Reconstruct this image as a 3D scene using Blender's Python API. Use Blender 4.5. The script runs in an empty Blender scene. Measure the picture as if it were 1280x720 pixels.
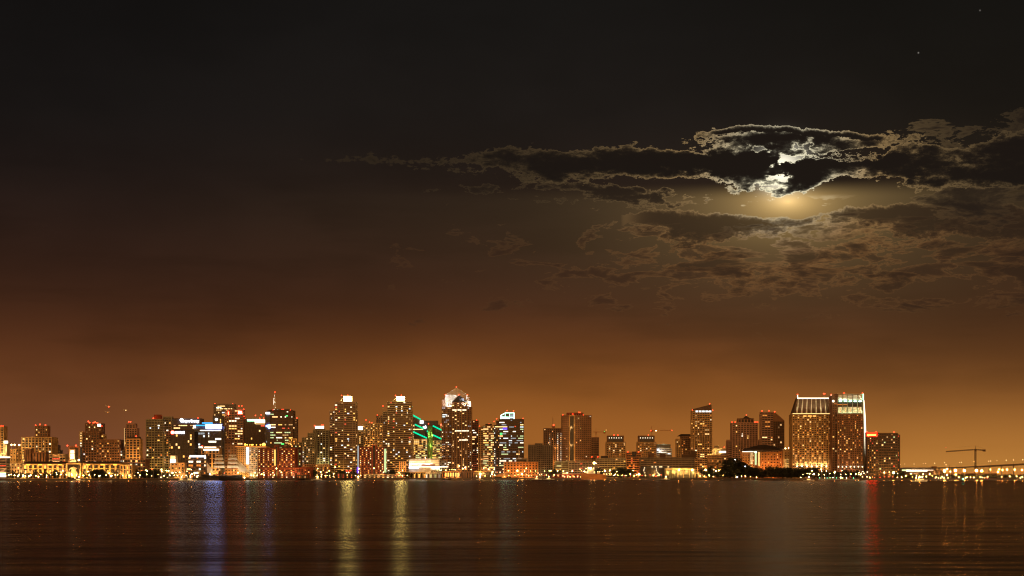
import bpy, bmesh, math, random
from mathutils import Vector, Matrix
random.seed(7)
R = math.radians
sc = bpy.context.scene
COL = sc.collection
F = 2250.0      # focal length of the lens, in pixels of a 1280 wide frame
HOR = 595.5     # height of the horizon in that frame
CAMZ = 5.0      # metres above the water
GZ = 2.0        # quay and streets above the water

# ---------------------------------------------------------------- camera
cam = bpy.data.cameras.new('camera')
cam.sensor_width = 36.0
cam.lens = F / 1280 * 36
cam.shift_y = (HOR - 360) / 1280
cam.clip_start = 1.0
cam.clip_end = 80000
camo = bpy.data.objects.new('camera', cam)
COL.objects.link(camo)
camo.location = (0, 0, CAMZ)
camo.rotation_euler = (R(90), 0, 0)
sc.camera = camo

sc.view_settings.view_transform = 'Standard'
sc.view_settings.look = 'None'
sc.view_settings.exposure = 0
sc.view_settings.gamma = 1
sc.view_settings.use_curve_mapping = False
cy = sc.cycles
cy.max_bounces = 5
cy.diffuse_bounces = 2
cy.glossy_bounces = 3
cy.transmission_bounces = 2
cy.transparent_max_bounces = 8
cy.sample_clamp_indirect = 1.2
cy.sample_clamp_direct = 80.0
cy.use_adaptive_sampling = False
cy.adaptive_threshold = 0.006
cy.adaptive_min_samples = 48
cy.caustics_reflective = False
cy.caustics_refractive = False
cy.use_denoising = True
cy.use_light_tree = False
cy.filter_width = 1.15
cy.denoising_prefilter = 'ACCURATE'

# ---------------------------------------------------------------- node maths
def s2l(c):
    return tuple((x / 255 / 12.92) if x / 255 <= .04045 else ((x / 255 + .055) / 1.055) ** 2.4 for x in c)

class Ex:
    """a socket (or a number) with arithmetic"""
    nt = None
    def __init__(self, s): self.s = s
    @staticmethod
    def op(kind, *args, clamp=False):
        n = Ex.nt.nodes.new('ShaderNodeMath'); n.operation = kind; n.use_clamp = clamp
        for i, a in enumerate(args):
            a = a.s if isinstance(a, Ex) else a
            if isinstance(a, (int, float)): n.inputs[i].default_value = a
            else: Ex.nt.links.new(a, n.inputs[i])
        return Ex(n.outputs[0])
    def __add__(a, b): return Ex.op('ADD', a, b)
    __radd__ = __add__
    def __sub__(a, b): return Ex.op('SUBTRACT', a, b)
    def __rsub__(a, b): return Ex.op('SUBTRACT', b, a)
    def __mul__(a, b): return Ex.op('MULTIPLY', a, b)
    __rmul__ = __mul__
    def __truediv__(a, b): return Ex.op('DIVIDE', a, b)
    def __neg__(a): return Ex.op('MULTIPLY', a, -1.0)
def mn(a, b): return Ex.op('MINIMUM', a, b)
def mx(a, b): return Ex.op('MAXIMUM', a, b)
def ex(a): return Ex.op('EXPONENT', a)
def sq(a): return Ex.op('SQRT', a)
def sstep(x, a, b, lo=0.0, hi=1.0, smooth=True):
    n = Ex.nt.nodes.new('ShaderNodeMapRange')
    n.interpolation_type = 'SMOOTHSTEP' if smooth else 'LINEAR'
    n.clamp = True
    Ex.nt.links.new(x.s, n.inputs[0])
    for i, v in enumerate((a, b, lo, hi)): n.inputs[i + 1].default_value = v
    return Ex(n.outputs[0])
def curve(x, pts, lo, hi, x0=0.0, x1=1280.0):
    """piecewise smooth function through pts"""
    n = Ex.nt.nodes.new('ShaderNodeFloatCurve')
    c = n.mapping.curves[0]
    pts = sorted(pts)
    P = [((p[0] - x0) / (x1 - x0), (p[1] - lo) / (hi - lo)) for p in pts]
    c.points[0].location = P[0]; c.points[1].location = P[-1]
    for p in P[1:-1]: c.points.new(*p)
    n.mapping.extend = 'HORIZONTAL'; n.mapping.update()
    Ex.nt.links.new(sstep(x, x0, x1, smooth=False).s, n.inputs['Value'])
    return Ex(n.outputs[0]) * (hi - lo) + lo
def noise(u, v, su, sv, detail=6, rough=.55, seed=0.0, dist=0.0):
    c = Ex.nt.nodes.new('ShaderNodeCombineXYZ')
    Ex.nt.links.new((u / su + seed).s, c.inputs[0]); Ex.nt.links.new((v / sv + seed * 1.7).s, c.inputs[1])
    n = Ex.nt.nodes.new('ShaderNodeTexNoise'); n.noise_dimensions = '2D'
    n.inputs['Scale'].default_value = 1; n.inputs['Detail'].default_value = detail
    n.inputs['Roughness'].default_value = rough; n.inputs['Distortion'].default_value = dist
    Ex.nt.links.new(c.outputs[0], n.inputs['Vector'])
    return Ex(n.outputs[0])
def rgb(c):
    n = Ex.nt.nodes.new('ShaderNodeRGB'); n.outputs[0].default_value = (*c, 1); return n.outputs[0]
def vscale(c, k):
    n = Ex.nt.nodes.new('ShaderNodeVectorMath'); n.operation = 'SCALE'
    Ex.nt.links.new(c, n.inputs[0]); Ex.nt.links.new(k.s, n.inputs['Scale']) if isinstance(k, Ex) else setattr(n.inputs['Scale'], 'default_value', k)
    return n.outputs[0]
def vadd(a, b):
    n = Ex.nt.nodes.new('ShaderNodeVectorMath'); n.operation = 'ADD'
    Ex.nt.links.new(a, n.inputs[0]); Ex.nt.links.new(b, n.inputs[1]); return n.outputs[0]
def vmix(f, a, b):
    n = Ex.nt.nodes.new('ShaderNodeMix'); n.data_type = 'RGBA'; n.clamp_factor = True
    Ex.nt.links.new(f.s, n.inputs[0]); Ex.nt.links.new(a, n.inputs[6]); Ex.nt.links.new(b, n.inputs[7])
    return n.outputs[2]
def ramp(x, stops, x0, x1):
    n = Ex.nt.nodes.new('ShaderNodeValToRGB'); n.color_ramp.interpolation = 'B_SPLINE'
    el = n.color_ramp.elements
    while len(el) > 1: el.remove(el[-1])
    el[0].position = (stops[0][0] - x0) / (x1 - x0); el[0].color = (*s2l(stops[0][1]), 1)
    for p, c in stops[1:]:
        e = el.new((p - x0) / (x1 - x0)); e.color = (*s2l(c), 1)
    Ex.nt.links.new(sstep(x, x0, x1, smooth=False).s, n.inputs[0])
    return n.outputs[0]

def ang(px, py):
    """a point of the frame -> azimuth and elevation on the same scale (U to the right, V down)"""
    a = math.atan((px - 640) / F)
    e = math.atan((HOR - py) / F * math.cos(a))
    return 640 + F * a, HOR - F * e
def cpts(pts): return [ang(*p) for p in pts]

# ---------------------------------------------------------------- sky: city glow, moon behind broken cloud
MOON = (977, 212)
def make_sky():
    w = bpy.data.worlds.new('World'); sc.world = w; w.use_nodes = True
    w.cycles.sampling_method = 'MANUAL'; w.cycles.sample_map_resolution = 512
    nt = w.node_tree; Ex.nt = nt
    nt.nodes.clear()
    out = nt.nodes.new('ShaderNodeOutputWorld')
    tc = nt.nodes.new('ShaderNodeTexCoord')
    sx = nt.nodes.new('ShaderNodeSeparateXYZ'); nt.links.new(tc.outputs['Generated'], sx.inputs[0])
    X, Y, Z = (Ex(sx.outputs[i]) for i in range(3))
    U = Ex.op('ARCTAN2', X, Y) * F + 640
    V = HOR - Ex.op('ARCSINE', Z) * F
    # clear-sky glow of the city, three azimuths
    rl = ramp(V, [(-900, (12, 11, 11)), (0, (17, 15, 14)), (150, (22, 19, 18)), (230, (30, 22, 19)), (300, (42, 27, 21)), (380, (56, 32, 20)), (440, (82, 45, 24)), (500, (112, 65, 34)), (560, (124, 74, 46)), (596, (130, 80, 54))], -900, 600)
    rc = ramp(V, [(-900, (14, 13, 12)), (0, (19, 18, 17)), (150, (27, 23, 21)), (230, (34, 25, 20)), (300, (48, 32, 22)), (380, (58, 33, 21)), (440, (99, 55, 25)), (500, (138, 81, 32)), (560, (152, 92, 38)), (596, (160, 98, 42))], -900, 600)
    rr = ramp(V, [(-900, (12, 11, 11)), (0, (16, 15, 13)), (150, (22, 19, 16)), (230, (33, 25, 18)), (300, (44, 30, 20)), (380, (56, 33, 20)), (440, (84, 49, 24)), (500, (124, 76, 34)), (560, (168, 110, 48)), (596, (184, 124, 56))], -900, 600)
    base = vmix(sstep(U, 60, 560), rl, rc)
    base = vmix(sstep(U, 780, 1240), base, rr)
    # mauve haze lobes above the bright quarters on the left
    mott = noise(U, V, 260, 130, 3, .5, 3.1)
    base = vscale(base, sstep(mott, .3, .7, .90, 1.10))
    # slow veil of high cloud low in the sky
    veil = noise(U, V, 420, 60, 6, .55, 9.2)
    base = vscale(base, 1.0 - sstep(veil, .46, .7, 0, .16) * sstep(V, 150, 280) * sstep(V, 560, 420))
    mu, mv = ang(*MOON)
    dx = U - mu; dy = V - mv
    rr0 = sq(dx * dx + dy * dy)
    rw = sq(dx * dx * .32 + dy * dy)
    # moon and its aureole
    gu, gv = ang(985, 252)
    gx = U - gu; gy = V - gv
    rg = sq(gx * gx * .22 + gy * gy)
    low = sstep(V, ang(985, 225)[1], ang(985, 250)[1])
    disc = ex(rr0 * rr0 * (-1 / 520.0)) * 1.4
    gold = (ex(rg * (-1 / 12.0)) * .75 + ex(rg * (-1 / 42.0)) * .30) * low
    wide = ex(rw * (-1 / 120.0)) * .022 * low
    base = vadd(base, vscale(rgb((1, .93, .72)), disc))
    base = vadd(base, vscale(rgb((1, .64, .22)), gold))
    base = vadd(base, vscale(rgb((1, .70, .34)), wide))
    # light that thin cloud scatters towards us
    warm = sstep(rr0, 25, 130) 
    silver = rgb((.75, .69, .47)); tan = vmix(sstep(V, 240, 330), rgb((.66, .42, .17)), rgb((.66, .29, .08)))
    lit = ex(rw * (-1 / 38.0)) * 2.5 + ex(rw * (-1 / 95.0)) * .27 + .016
    litc = vscale(vmix(warm, silver, tan), lit * sstep(V, 262, 300, 1.0, .8) + sstep(V, 270, 310) * sstep(V, 420, 350) * sstep(U, 620, 900, .3, 1.0) * .035)
    fine = noise(U, V, 23, 12, 9, .70, 1.3, .15)
    mid = noise(U, V, 80, 30, 9, .62, 5.7, .1)
    UW = U + (noise(U, V, 22, 12, 8, .65, 81.3) - .5) * 62.0
    VW = V + (noise(U, V, 22, 12, 8, .65, 93.9) - .5) * 30.0
    def hole(px, py, sxx, syy, amp):
        hu, hv = ang(px, py)
        hx = (UW - hu) / sxx; hy = (VW - hv) / syy
        return ex(-(hx * hx + hy * hy)) * amp
    def layer(col, d, dark, k=3.2, gain=1.0, opac=1.0, mask=1.0):
        t = mx(d, 0.0) * (1 / k) * mask
        tr = ex(-t)
        body = rgb(dark)
        a = (1.0 - tr) * opac
        c = vmix(a, col, body)
        return vadd(c, vscale(litc, t * tr * gain))
    # low broken wisps under the moon
    ext = sstep(V, 268, 300) * sstep(V, 430, 350) * sstep(U, 420, 900, .25, 1.0)
    n3 = noise(U, V, 62, 20, 10, .60, 31.3, .25)
    d3 = (n3 - .49) * 70.0 - (1.0 - ext) * 14.0
    col = layer(base, d3, s2l((46, 28, 20)), 1.7, 1.5, .5, sstep(V, 250, 280) * sstep(V, 440, 400) * sstep(U, 380, 600))
    n3c = noise(U, V, 120, 30, 10, .58, 47.9, .25)
    d3c = (n3c - .50) * 90.0 - (1.0 - sstep(V, 262, 290) * sstep(V, 410, 350) * sstep(U, 700, 1000, .1, 1.0)) * 16.0
    col = layer(col, d3c, s2l((42, 27, 19)), 1.5, 1.25, .6, sstep(V, 250, 280) * sstep(V, 430, 400) * sstep(U, 560, 720))
    # thin second bank with a bright upper rim
    top2 = curve(U, cpts([(0, 268), (560, 262), (690, 268), (780, 262), (840, 262), (900, 266), (985, 273), (1010, 272), (1030, 264), (1060, 259), (1110, 256), (1190, 251), (1280, 262)]), 200, 320)
    ed = noise(U, V, 26, 26, 9, .68, 14.1, .1)
    e2 = V - top2 + (ed - .5) * 24.0
    rag = (mid - .5) * 60.0 + (fine - .5) * 36.0
    bot2 = curve(U, cpts([(0, 290), (700, 300), (900, 300), (950, 292), (985, 283), (1030, 280), (1090, 284), (1180, 300), (1280, 300)]), 200, 340)
    m2 = sstep(U, 700, 860)
    d2 = mn(mn(e2 * 1.8, bot2 - V + rag), 14.0) - (1.0 - m2) * 26.0 - mx((.5 - mid) * 60.0, 0.0) * (1.0 - sstep(U, 800, 900))
    col = layer(col, d2, s2l((42, 29, 20)), 1.7, 1.3, .78)
    # patches between the two banks
    d2b = (mid - .5) * 90.0 + (fine - .5) * 36.0 + 1.0 - sstep(V, 250, 282, 0, 40) - sstep(V, 240, 205, 0, 40) - (1.0 - sstep(U, 520, 760)) * 16.0 \
        - sstep(U, 880, 930, 0, 26) * sstep(U, 1170, 1120) + hole(824, 243, 26, 6, 18) + hole(757, 241, 22, 8, 12)
    col = layer(col, d2b, s2l((34, 25, 19)), 1.9, 1.2, .85, sstep(V, 190, 215) * sstep(V, 290, 270) * sstep(U, 400, 620))
    # veil at the far end of the bank
    d4 = (noise(U, V, 80, 26, 10, .62, 71.4, .2) - .5) * 80.0 + 3.0 - sstep(V, 270, 330, 0, 30) - sstep(V, 165, 135, 0, 30) - sstep(U, 1160, 1080, 0, 30)
    col = layer(col, d4, s2l((32, 24, 19)), 2.6, .8, .85, sstep(V, 128, 150) * sstep(V, 330, 290) * sstep(U, 1060, 1120))
    # the main dark bank
    top1 = curve(U, cpts([(0, 214), (300, 200), (420, 193), (560, 190), (660, 185), (760, 185), (815, 183), (845, 171), (875, 163), (910, 159), (950, 157), (1010, 160), (1060, 165), (1100, 168), (1140, 170), (1180, 172), (1230, 168), (1280, 166)]), 120, 320)
    bot1 = curve(U, cpts([(0, 214), (300, 203), (420, 207), (560, 214), (640, 222), (700, 224), (760, 222), (820, 228), (870, 230), (900, 236), (930, 246), (975, 253), (1000, 251), (1018, 236), (1035, 226), (1080, 224), (1120, 230), (1160, 240), (1210, 236), (1280, 232)]), 120, 320)
    d1 = mn(mn(V - top1, bot1 - V), 13.0) + (fine - .5) * 34.0 + (mid - .5) * 42.0
    d1 = d1 - 1.0 - hole(850, 181, 34, 5, 15) - hole(885, 187, 34, 5, 15) - hole(952, 186, 9, 5, 34) - hole(979, 200, 15, 4, 42) - hole(974, 221, 9, 3, 40) \
        - hole(1050, 194, 40, 4, 34) - hole(1008, 182, 12, 7, 20) - hole(1095, 190, 18, 7, 18) - hole(875, 226, 30, 7, 16) - hole(938, 240, 24, 5, 15) - hole(996, 243, 14, 5, 14) - hole(900, 178, 30, 4, 10) - hole(1110, 226, 50, 5, 18) - hole(1190, 176, 50, 6, 8) \
        + hole(925, 208, 40, 14, 18) + hole(1005, 216, 20, 14, 20) + hole(820, 205, 150, 9, 12) + hole(1110, 200, 40, 8, 14) + hole(960, 172, 60, 6, 10)
    # crisp upper rim
    e1 = V - top1 + (ed - .5) * 14.0
    inrim = sstep(U, 850, 900) * sstep(U, 1120, 1090)
    d1 = mn(d1, e1 * 3.6 + (1.0 - inrim) * 60.0)
    d1 = mx(d1, (mn(e1 * 3.6, 16.0) - sstep(e1, 7, 10, 0, 60)) - (1.0 - inrim) * 60.0)
    edge = sstep(U, 250, 720)
    col = layer(col, mn(d1, 22.0) - (1.0 - edge) * 12.0, s2l((24, 18, 15)), 1.8, 1.9, 1.0, sstep(U, 250, 800, .12, 1.0))
    # two stars
    def star(px, py, k):
        u, v = ang(px, py); x = U - u; y = V - v
        return ex((x * x + y * y) * -1.6) * k
    col = vadd(col, vscale(rgb((1, .9, .8)), star(1148, 66, .22) + star(1225, 13, .14)))
    # the glow of the towns behind the viewer, which lights the fronts of the buildings
    back = sstep(Y, .05, -.55)
    glowb = ex(mx(Z, 0.0) * -2.2)
    col = vadd(col, vscale(rgb((.62, .265, .075)), back * glowb * BACK_GLOW))
    bg = nt.nodes.new('ShaderNodeBackground'); nt.links.new(col, bg.inputs['Color'])
    # moonlit air
    me = math.atan((HOR - MOON[1]) / F); ma = math.atan((MOON[0] - 640) / F)
    ns = nt.nodes.new('ShaderNodeTexSky'); ns.sky_type = 'NISHITA'; ns.sun_disc = False
    ns.sun_elevation = me; ns.sun_rotation = ma
    b2 = nt.nodes.new('ShaderNodeBackground'); nt.links.new(ns.outputs[0], b2.inputs['Color']); b2.inputs['Strength'].default_value = 0.00008
    ad = nt.nodes.new('ShaderNodeAddShader')
    nt.links.new(bg.outputs[0], ad.inputs[0]); nt.links.new(b2.outputs[0], ad.inputs[1])
    nt.links.new(ad.outputs[0], out.inputs['Surface'])
    # the moon as the one distant lamp
    L = bpy.data.lights.new('moonlight', 'SUN'); L.energy = 0.00001; L.angle = R(.5); L.color = (1, .9, .72)
    lo = bpy.data.objects.new('moonlight', L); COL.objects.link(lo)
    d = Vector((math.sin(ma) * math.cos(me), math.cos(ma) * math.cos(me), math.sin(me)))
    lo.rotation_euler = d.to_track_quat('Z', 'Y').to_euler()
BACK_GLOW = 2.7
make_sky()

# ---------------------------------------------------------------- materials
def mat(name):
    m = bpy.data.materials.new(name); m.use_nodes = True
    nt = m.node_tree; Ex.nt = nt
    return m, nt, nt.nodes['Principled BSDF']
def water_mat():
    m, nt, p = mat('sea_water')
    nt.nodes.remove(p); out = nt.nodes['Material Output']
    p = nt.nodes.new('ShaderNodeBsdfAnisotropic'); p.distribution = 'BECKMANN'
    p.inputs['Roughness'].default_value = WATER_ROUGH
    p.inputs['Color'].default_value = (.55, .49, .43, 1)
    p.inputs['Anisotropy'].default_value = .13      # the swell runs towards the shore: slopes are steeper along the view than across it
    tg = nt.nodes.new('ShaderNodeCombineXYZ'); tg.inputs[0].default_value = 1.0; nt.links.new(tg.outputs[0], p.inputs['Tangent'])
    di = nt.nodes.new('ShaderNodeBsdfDiffuse'); di.inputs['Color'].default_value = (.006, .006, .007, 1)
    fr = nt.nodes.new('ShaderNodeFresnel'); fr.inputs['IOR'].default_value = 1.33
    mi = nt.nodes.new('ShaderNodeMixShader'); nt.links.new(fr.outputs[0], mi.inputs[0]); nt.links.new(di.outputs[0], mi.inputs[1]); nt.links.new(p.outputs[0], mi.inputs[2])
    nt.links.new(mi.outputs[0], out.inputs['Surface'])
    tc = nt.nodes.new('ShaderNodeTexCoord')
    def layer(sx, sy, detail, seed):
        mp = nt.nodes.new('ShaderNodeMapping'); mp.inputs['Scale'].default_value = (1 / sx, 1 / sy, 1); mp.inputs['Location'].default_value = (seed, seed, 0)
        nt.links.new(tc.outputs['Object'], mp.inputs['Vector'])
        n = nt.nodes.new('ShaderNodeTexNoise'); n.inputs['Scale'].default_value = 1; n.inputs['Detail'].default_value = detail; n.inputs['Roughness'].default_value = .6
        nt.links.new(mp.outputs[0], n.inputs['Vector']); return Ex(n.outputs[0])
    h = layer(34, 12, 3, 3) * 1.0 + layer(13, 5, 3, 31) * .12 + layer(110, 45, 4, 11) * 5.0 + layer(260, 120, 3, 17) * 9.0
    b = nt.nodes.new('ShaderNodeBump'); b.inputs['Strength'].default_value = 1; b.inputs['Distance'].default_value = WATER_BUMP
    nt.links.new(h.s, b.inputs['Height']); nt.links.new(b.outputs[0], p.inputs['Normal'])
    return m
WATER_ROUGH = .23
WATER_BUMP = .16
def sheet(name, pts, z, material):
    me = bpy.data.meshes.new(name); me.from_pydata([(x, y, z) for x, y in pts], [], [tuple(range(len(pts)))]); me.update()
    o = bpy.data.objects.new(name, me); COL.objects.link(o); me.materials.append(material); o['kind'] = 'structure'; return o
sheet('water', [(-30000, -3000), (30000, -3000), (30000, 45000), (-30000, 45000)], 0, water_mat())

# ---------------------------------------------------------------- general helpers
SHORE = [(-400, 1900), (0, 1950), (165, 2050), (250, 2200), (330, 2380), (430, 2700), (520, 2800), (800, 2800), (900, 2650), (980, 2420), (1280, 2380), (1700, 2300)]
def shore(px):
    for (a, ya), (b, yb) in zip(SHORE, SHORE[1:]):
        if px <= b: return ya + (yb - ya) * (px - a) / (b - a)
    return SHORE[-1][1]
def WX(px, Y): return (px - 640) / F * Y
def WZ(py, Y): return CAMZ + (HOR - py) / F * Y
MESHES = {}
def mesh(name, verts, faces, m, smooth=False):
    me = bpy.data.meshes.new(name); me.from_pydata(verts, [], faces)
    me.materials.append(m); me.update()
    if smooth:
        for p in me.polygons: p.use_smooth = True
    return me
def link(name, me, parent=None, loc=None, label=None):
    o = bpy.data.objects.new(name, me); COL.objects.link(o)
    if parent is not None: o.parent = parent
    if loc is not None: o.location = loc
    if label: o['label'] = label
    return o
def tag(o, label, cat, group=None):
    o['label'] = label; o['category'] = cat
    if group: o['group'] = group
    return o
def empty(name, label, cat, loc=(0, 0, 0), rz=0.0, group=None):
    o = link(name, None, None, loc); o.rotation_euler = (0, 0, rz); o.empty_display_size = 1
    return tag(o, label, cat, group)
class MB:
    """collects solid pieces of one mesh"""
    def __init__(s): s.v = []; s.f = []
    def box(s, x0, x1, y0, y1, z0, z1):
        n = len(s.v)
        s.v += [(x, y, z) for z in (z0, z1) for y in (y0, y1) for x in (x0, x1)]
        for q in ((0, 2, 3, 1), (4, 5, 7, 6), (0, 1, 5, 4), (1, 3, 7, 5), (3, 2, 6, 7), (2, 0, 4, 6)): s.f.append(tuple(n + i for i in q))
        return s
    def prism(s, pts, y0, y1):
        """outline in x-z, counter-clockwise seen from the front, pushed back to y1"""
        n = len(s.v); k = len(pts)
        s.v += [(x, y0, z) for x, z in pts] + [(x, y1, z) for x, z in pts]
        s.f.append(tuple(range(n, n + k))); s.f.append(tuple(range(n + 2 * k - 1, n + k - 1, -1)))
        for i in range(k):
            j = (i + 1) % k; s.f.append((n + j, n + i, n + k + i, n + k + j))
        return s
    def bar(s, a, b, r, n=4, r2=None):
        a = Vector(a); b = Vector(b); d = (b - a)
        if d.length < 1e-6: return s
        d.normalize(); u = d.cross(Vector((0, 0, 1)));
        if u.length < .05: u = d.cross(Vector((0, 1, 0)))
        u.normalize(); w = d.cross(u); m = len(s.v); r2 = r if r2 is None else r2
        for p, rr in ((a, r), (b, r2)):
            for i in range(n):
                t = 2 * math.pi * (i + .5) / n; s.v.append(tuple(p + (u * math.cos(t) + w * math.sin(t)) * rr))
        for i in range(n):
            j = (i + 1) % n; s.f.append((m + i, m + j, m + n + j, m + n + i))
        s.f.append(tuple(range(m + n - 1, m - 1, -1))); s.f.append(tuple(range(m + n, m + 2 * n)))
        return s
    def lathe(s, cx, cy, prof, n=20):
        m = len(s.v)
        for r, z in prof:
            for i in range(n):
                t = 2 * math.pi * i / n; s.v.append((cx + r * math.cos(t), cy + r * math.sin(t), z))
        for k in range(len(prof) - 1):
            for i in range(n):
                j = (i + 1) % n; s.f.append((m + k * n + i, m + k * n + j, m + (k + 1) * n + j, m + (k + 1) * n + i))
        s.f.append(tuple(range(m + n - 1, m - 1, -1))); s.f.append(tuple(range(m + (len(prof) - 1) * n, m + len(prof) * n)))
        return s
    def frustum(s, x0, x1, y0, y1, z0, X0, X1, Y0, Y1, z1):
        n = len(s.v)
        s.v += [(x0, y0, z0), (x1, y0, z0), (x0, y1, z0), (x1, y1, z0), (X0, Y0, z1), (X1, Y0, z1), (X0, Y1, z1), (X1, Y1, z1)]
        for q in ((0, 2, 3, 1), (4, 5, 7, 6), (0, 1, 5, 4), (1, 3, 7, 5), (3, 2, 6, 7), (2, 0, 4, 6)): s.f.append(tuple(n + i for i in q))
        return s
    def build(s, name, m, parent=None, label=None, smooth=False):
        return link(name, mesh(name, s.v, s.f, m, smooth), parent, None, label)

# ---------------------------------------------------------------- surface and lamp materials
def surf(name, c, rough=.85, var=.18, scale=.12, metal=0.0):
    m, nt, p = mat(name)
    tc = nt.nodes.new('ShaderNodeTexCoord'); n = nt.nodes.new('ShaderNodeTexNoise')
    n.inputs['Scale'].default_value = scale; n.inputs['Detail'].default_value = 5
    nt.links.new(tc.outputs['Object'], n.inputs['Vector'])
    col = vscale(rgb(c), sstep(Ex(n.outputs[0]), .3, .7, 1 - var, 1 + var))
    nt.links.new(col, p.inputs['Base Color']); p.inputs['Roughness'].default_value = rough; p.inputs['Metallic'].default_value = metal
    return m
M = {
    'concrete': surf('concrete', (.30, .27, .23)), 'dark_concrete': surf('dark_concrete', (.15, .13, .115)),
    'beige': surf('beige_stone', (.46, .37, .26)), 'cream': surf('cream_plaster', (.62, .52, .36)),
    'brown': surf('brown_brick', (.26, .15, .09)), 'dark_brown': surf('dark_brown_cladding', (.13, .085, .06)),
    'red': surf('red_brick', (.28, .075, .04)), 'pink': surf('pink_granite', (.42, .27, .22)),
    'glass': surf('dark_window_glass', (.035, .033, .034), .25, .3, .3), 'blue_glass': surf('blue_grey_glass', (.07, .08, .11), .3, .3, .3),
    'brown_glass': surf('bronze_glass', (.075, .05, .035), .3, .3, .3),
    'white': surf('white_paint', (.74, .72, .68)), 'grey_green': surf('grey_green_concrete', (.27, .28, .21)),
    'roof': surf('dark_roof_tiles', (.06, .045, .04)), 'steel': surf('grey_steel', (.30, .29, .28), .5), 'rust': surf('orange_painted_steel', (.45, .2, .06), .6),
    'black': surf('black_paint', (.02, .02, .022), .5), 'wood': surf('dark_timber', (.09, .06, .04)), 'sail': surf('cream_sailcloth', (.72, .66, .54), .9, .08, .4),
    'green': surf('green_cladding', (.16, .30, .08)), 'bark': surf('tree_bark', (.10, .07, .05)), 'tower_gold': surf('ochre_plaster', (.55, .38, .18)),
    'asphalt': surf('asphalt', (.05, .048, .046), .9, .3, .02),
}
def leafmat(name, c):
    m, nt, p = mat(name)
    tc = nt.nodes.new('ShaderNodeTexCoord'); n = nt.nodes.new('ShaderNodeTexNoise'); n.inputs['Scale'].default_value = .8
    nt.links.new(tc.outputs['Object'], n.inputs['Vector'])
    nt.links.new(vscale(rgb(c), sstep(Ex(n.outputs[0]), .3, .7, .55, 1.5)), p.inputs['Base Color']); p.inputs['Roughness'].default_value = .7
    return m
M['leaf'] = leafmat('tree_leaves', (.028, .036, .016)); M['palm'] = leafmat('palm_fronds', (.035, .045, .02))
EM = {}
def emit(key, c, s, sample=False):
    """a light-giving surface; small windows are left out of direct light sampling"""
    m = bpy.data.materials.new(key); m.use_nodes = True; nt = m.node_tree; nt.nodes.clear()
    o = nt.nodes.new('ShaderNodeOutputMaterial'); e = nt.nodes.new('ShaderNodeEmission')
    e.inputs[0].default_value = (*c, 1); e.inputs[1].default_value = s
    nt.links.new(e.outputs[0], o.inputs[0]); m.cycles.emission_sampling = 'FRONT' if sample else 'NONE'
    EM[key] = m; return m
for k, c, s in (('warm', (1, .58, .21), 2.2), ('yellow', (1, .50, .11), 1.9), ('orange', (1, .33, .06), .9), ('dim', (1, .42, .12), .34), ('dimmer', (1, .45, .16), .16),
                ('cool', (.82, .92, .95), 1.5), ('white', (1, .84, .58), 2.3), ('greenish', (.75, .90, .42), 1.0), ('reddish', (1, .12, .05), 1.1), ('blue', (.25, .3, 1), 2.0), ('green', (.1, 1, .2), 1.6),
                ('dimwarm', (1, .55, .2), .75), ('dimcool', (.8, .88, .9), .45)):
    emit('window_' + k, c, s)
emit('beacon_red', (1, .04, .012), 9, True)
emit('sign_white', (.92, .93, 1), 4.5, True); emit('sign_warm', (1, .86, .6), 4, True); emit('sign_blue', (.20, .34, 1), 20, True); emit('sign_cyan', (.05, .45, 1), 1.6, True)
emit('sign_teal', (.42, 1, .62), 6.5, True); emit('sign_red', (1, .07, .03), 16, True); emit('panel_red', (1, .004, .001), 28, True); emit('panel_yellow', (1, .55, .08), 5, True)
emit('neon_green', (.0, .72, .34), 1.3, True); emit('crown_yellow', (1, .80, .26), 40, True); emit('strip_white', (1, .90, .62), 3.2, True)
emit('lamp_orange', (1, .42, .08), 210, True); emit('lamp_white', (1, .64, .28), 26, True); emit('lamp_yellow', (1, .54, .15), 75, True); emit('lamp_green', (.62, 1, .32), 14, True)
emit('lamp_red', (1, .06, .03), 12, True); emit('lamp_blue', (.5, .6, 1), 14, True); emit('lamp_teal', (.1, 1, .7), 10, True); emit('neon_violet', (.16, .07, 1), 1.5, True)
emit('flame_orange', (1, .42, .05), 5, True)

def ball(r, m, key, seg=1):
    if key not in MESHES:
        bm = bmesh.new(); bmesh.ops.create_icosphere(bm, subdivisions=2 if r > 1.2 else 1, radius=r)
        me = bpy.data.meshes.new(key); bm.to_mesh(me); bm.free(); me.materials.append(m); MESHES[key] = me
    return MESHES[key]
def wmesh(pal):
    """unit window pane, one mesh for each colour of light"""
    k = 'window_' + pal
    if k not in MESHES: MESHES[k] = mesh(k, *_ub(), EM[k])
    return MESHES[k]
def _ub():
    b = MB().box(-.5, .5, -.5, .5, -.5, .5); return b.v, b.f
def flood(root, px, py, dY, c, power, rad=.35, cone=150, aim=(0, 1, .45)):
    """floodlight: a real lamp close to the wall it lights (Y given in the world)"""
    L = bpy.data.lights.new('floodlight', 'SPOT'); L.energy = power; L.color = c; L.shadow_soft_size = rad
    L.spot_size = R(cone); L.spot_blend = .6
    o = bpy.data.objects.new('floodlight', L); COL.objects.link(o)
    o.rotation_euler = (-Vector(aim)).to_track_quat('Z', 'Y').to_euler()   # shines towards the wall and up
    o.location = (WX(px, dY), dY, WZ(py, dY)); return o

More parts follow.
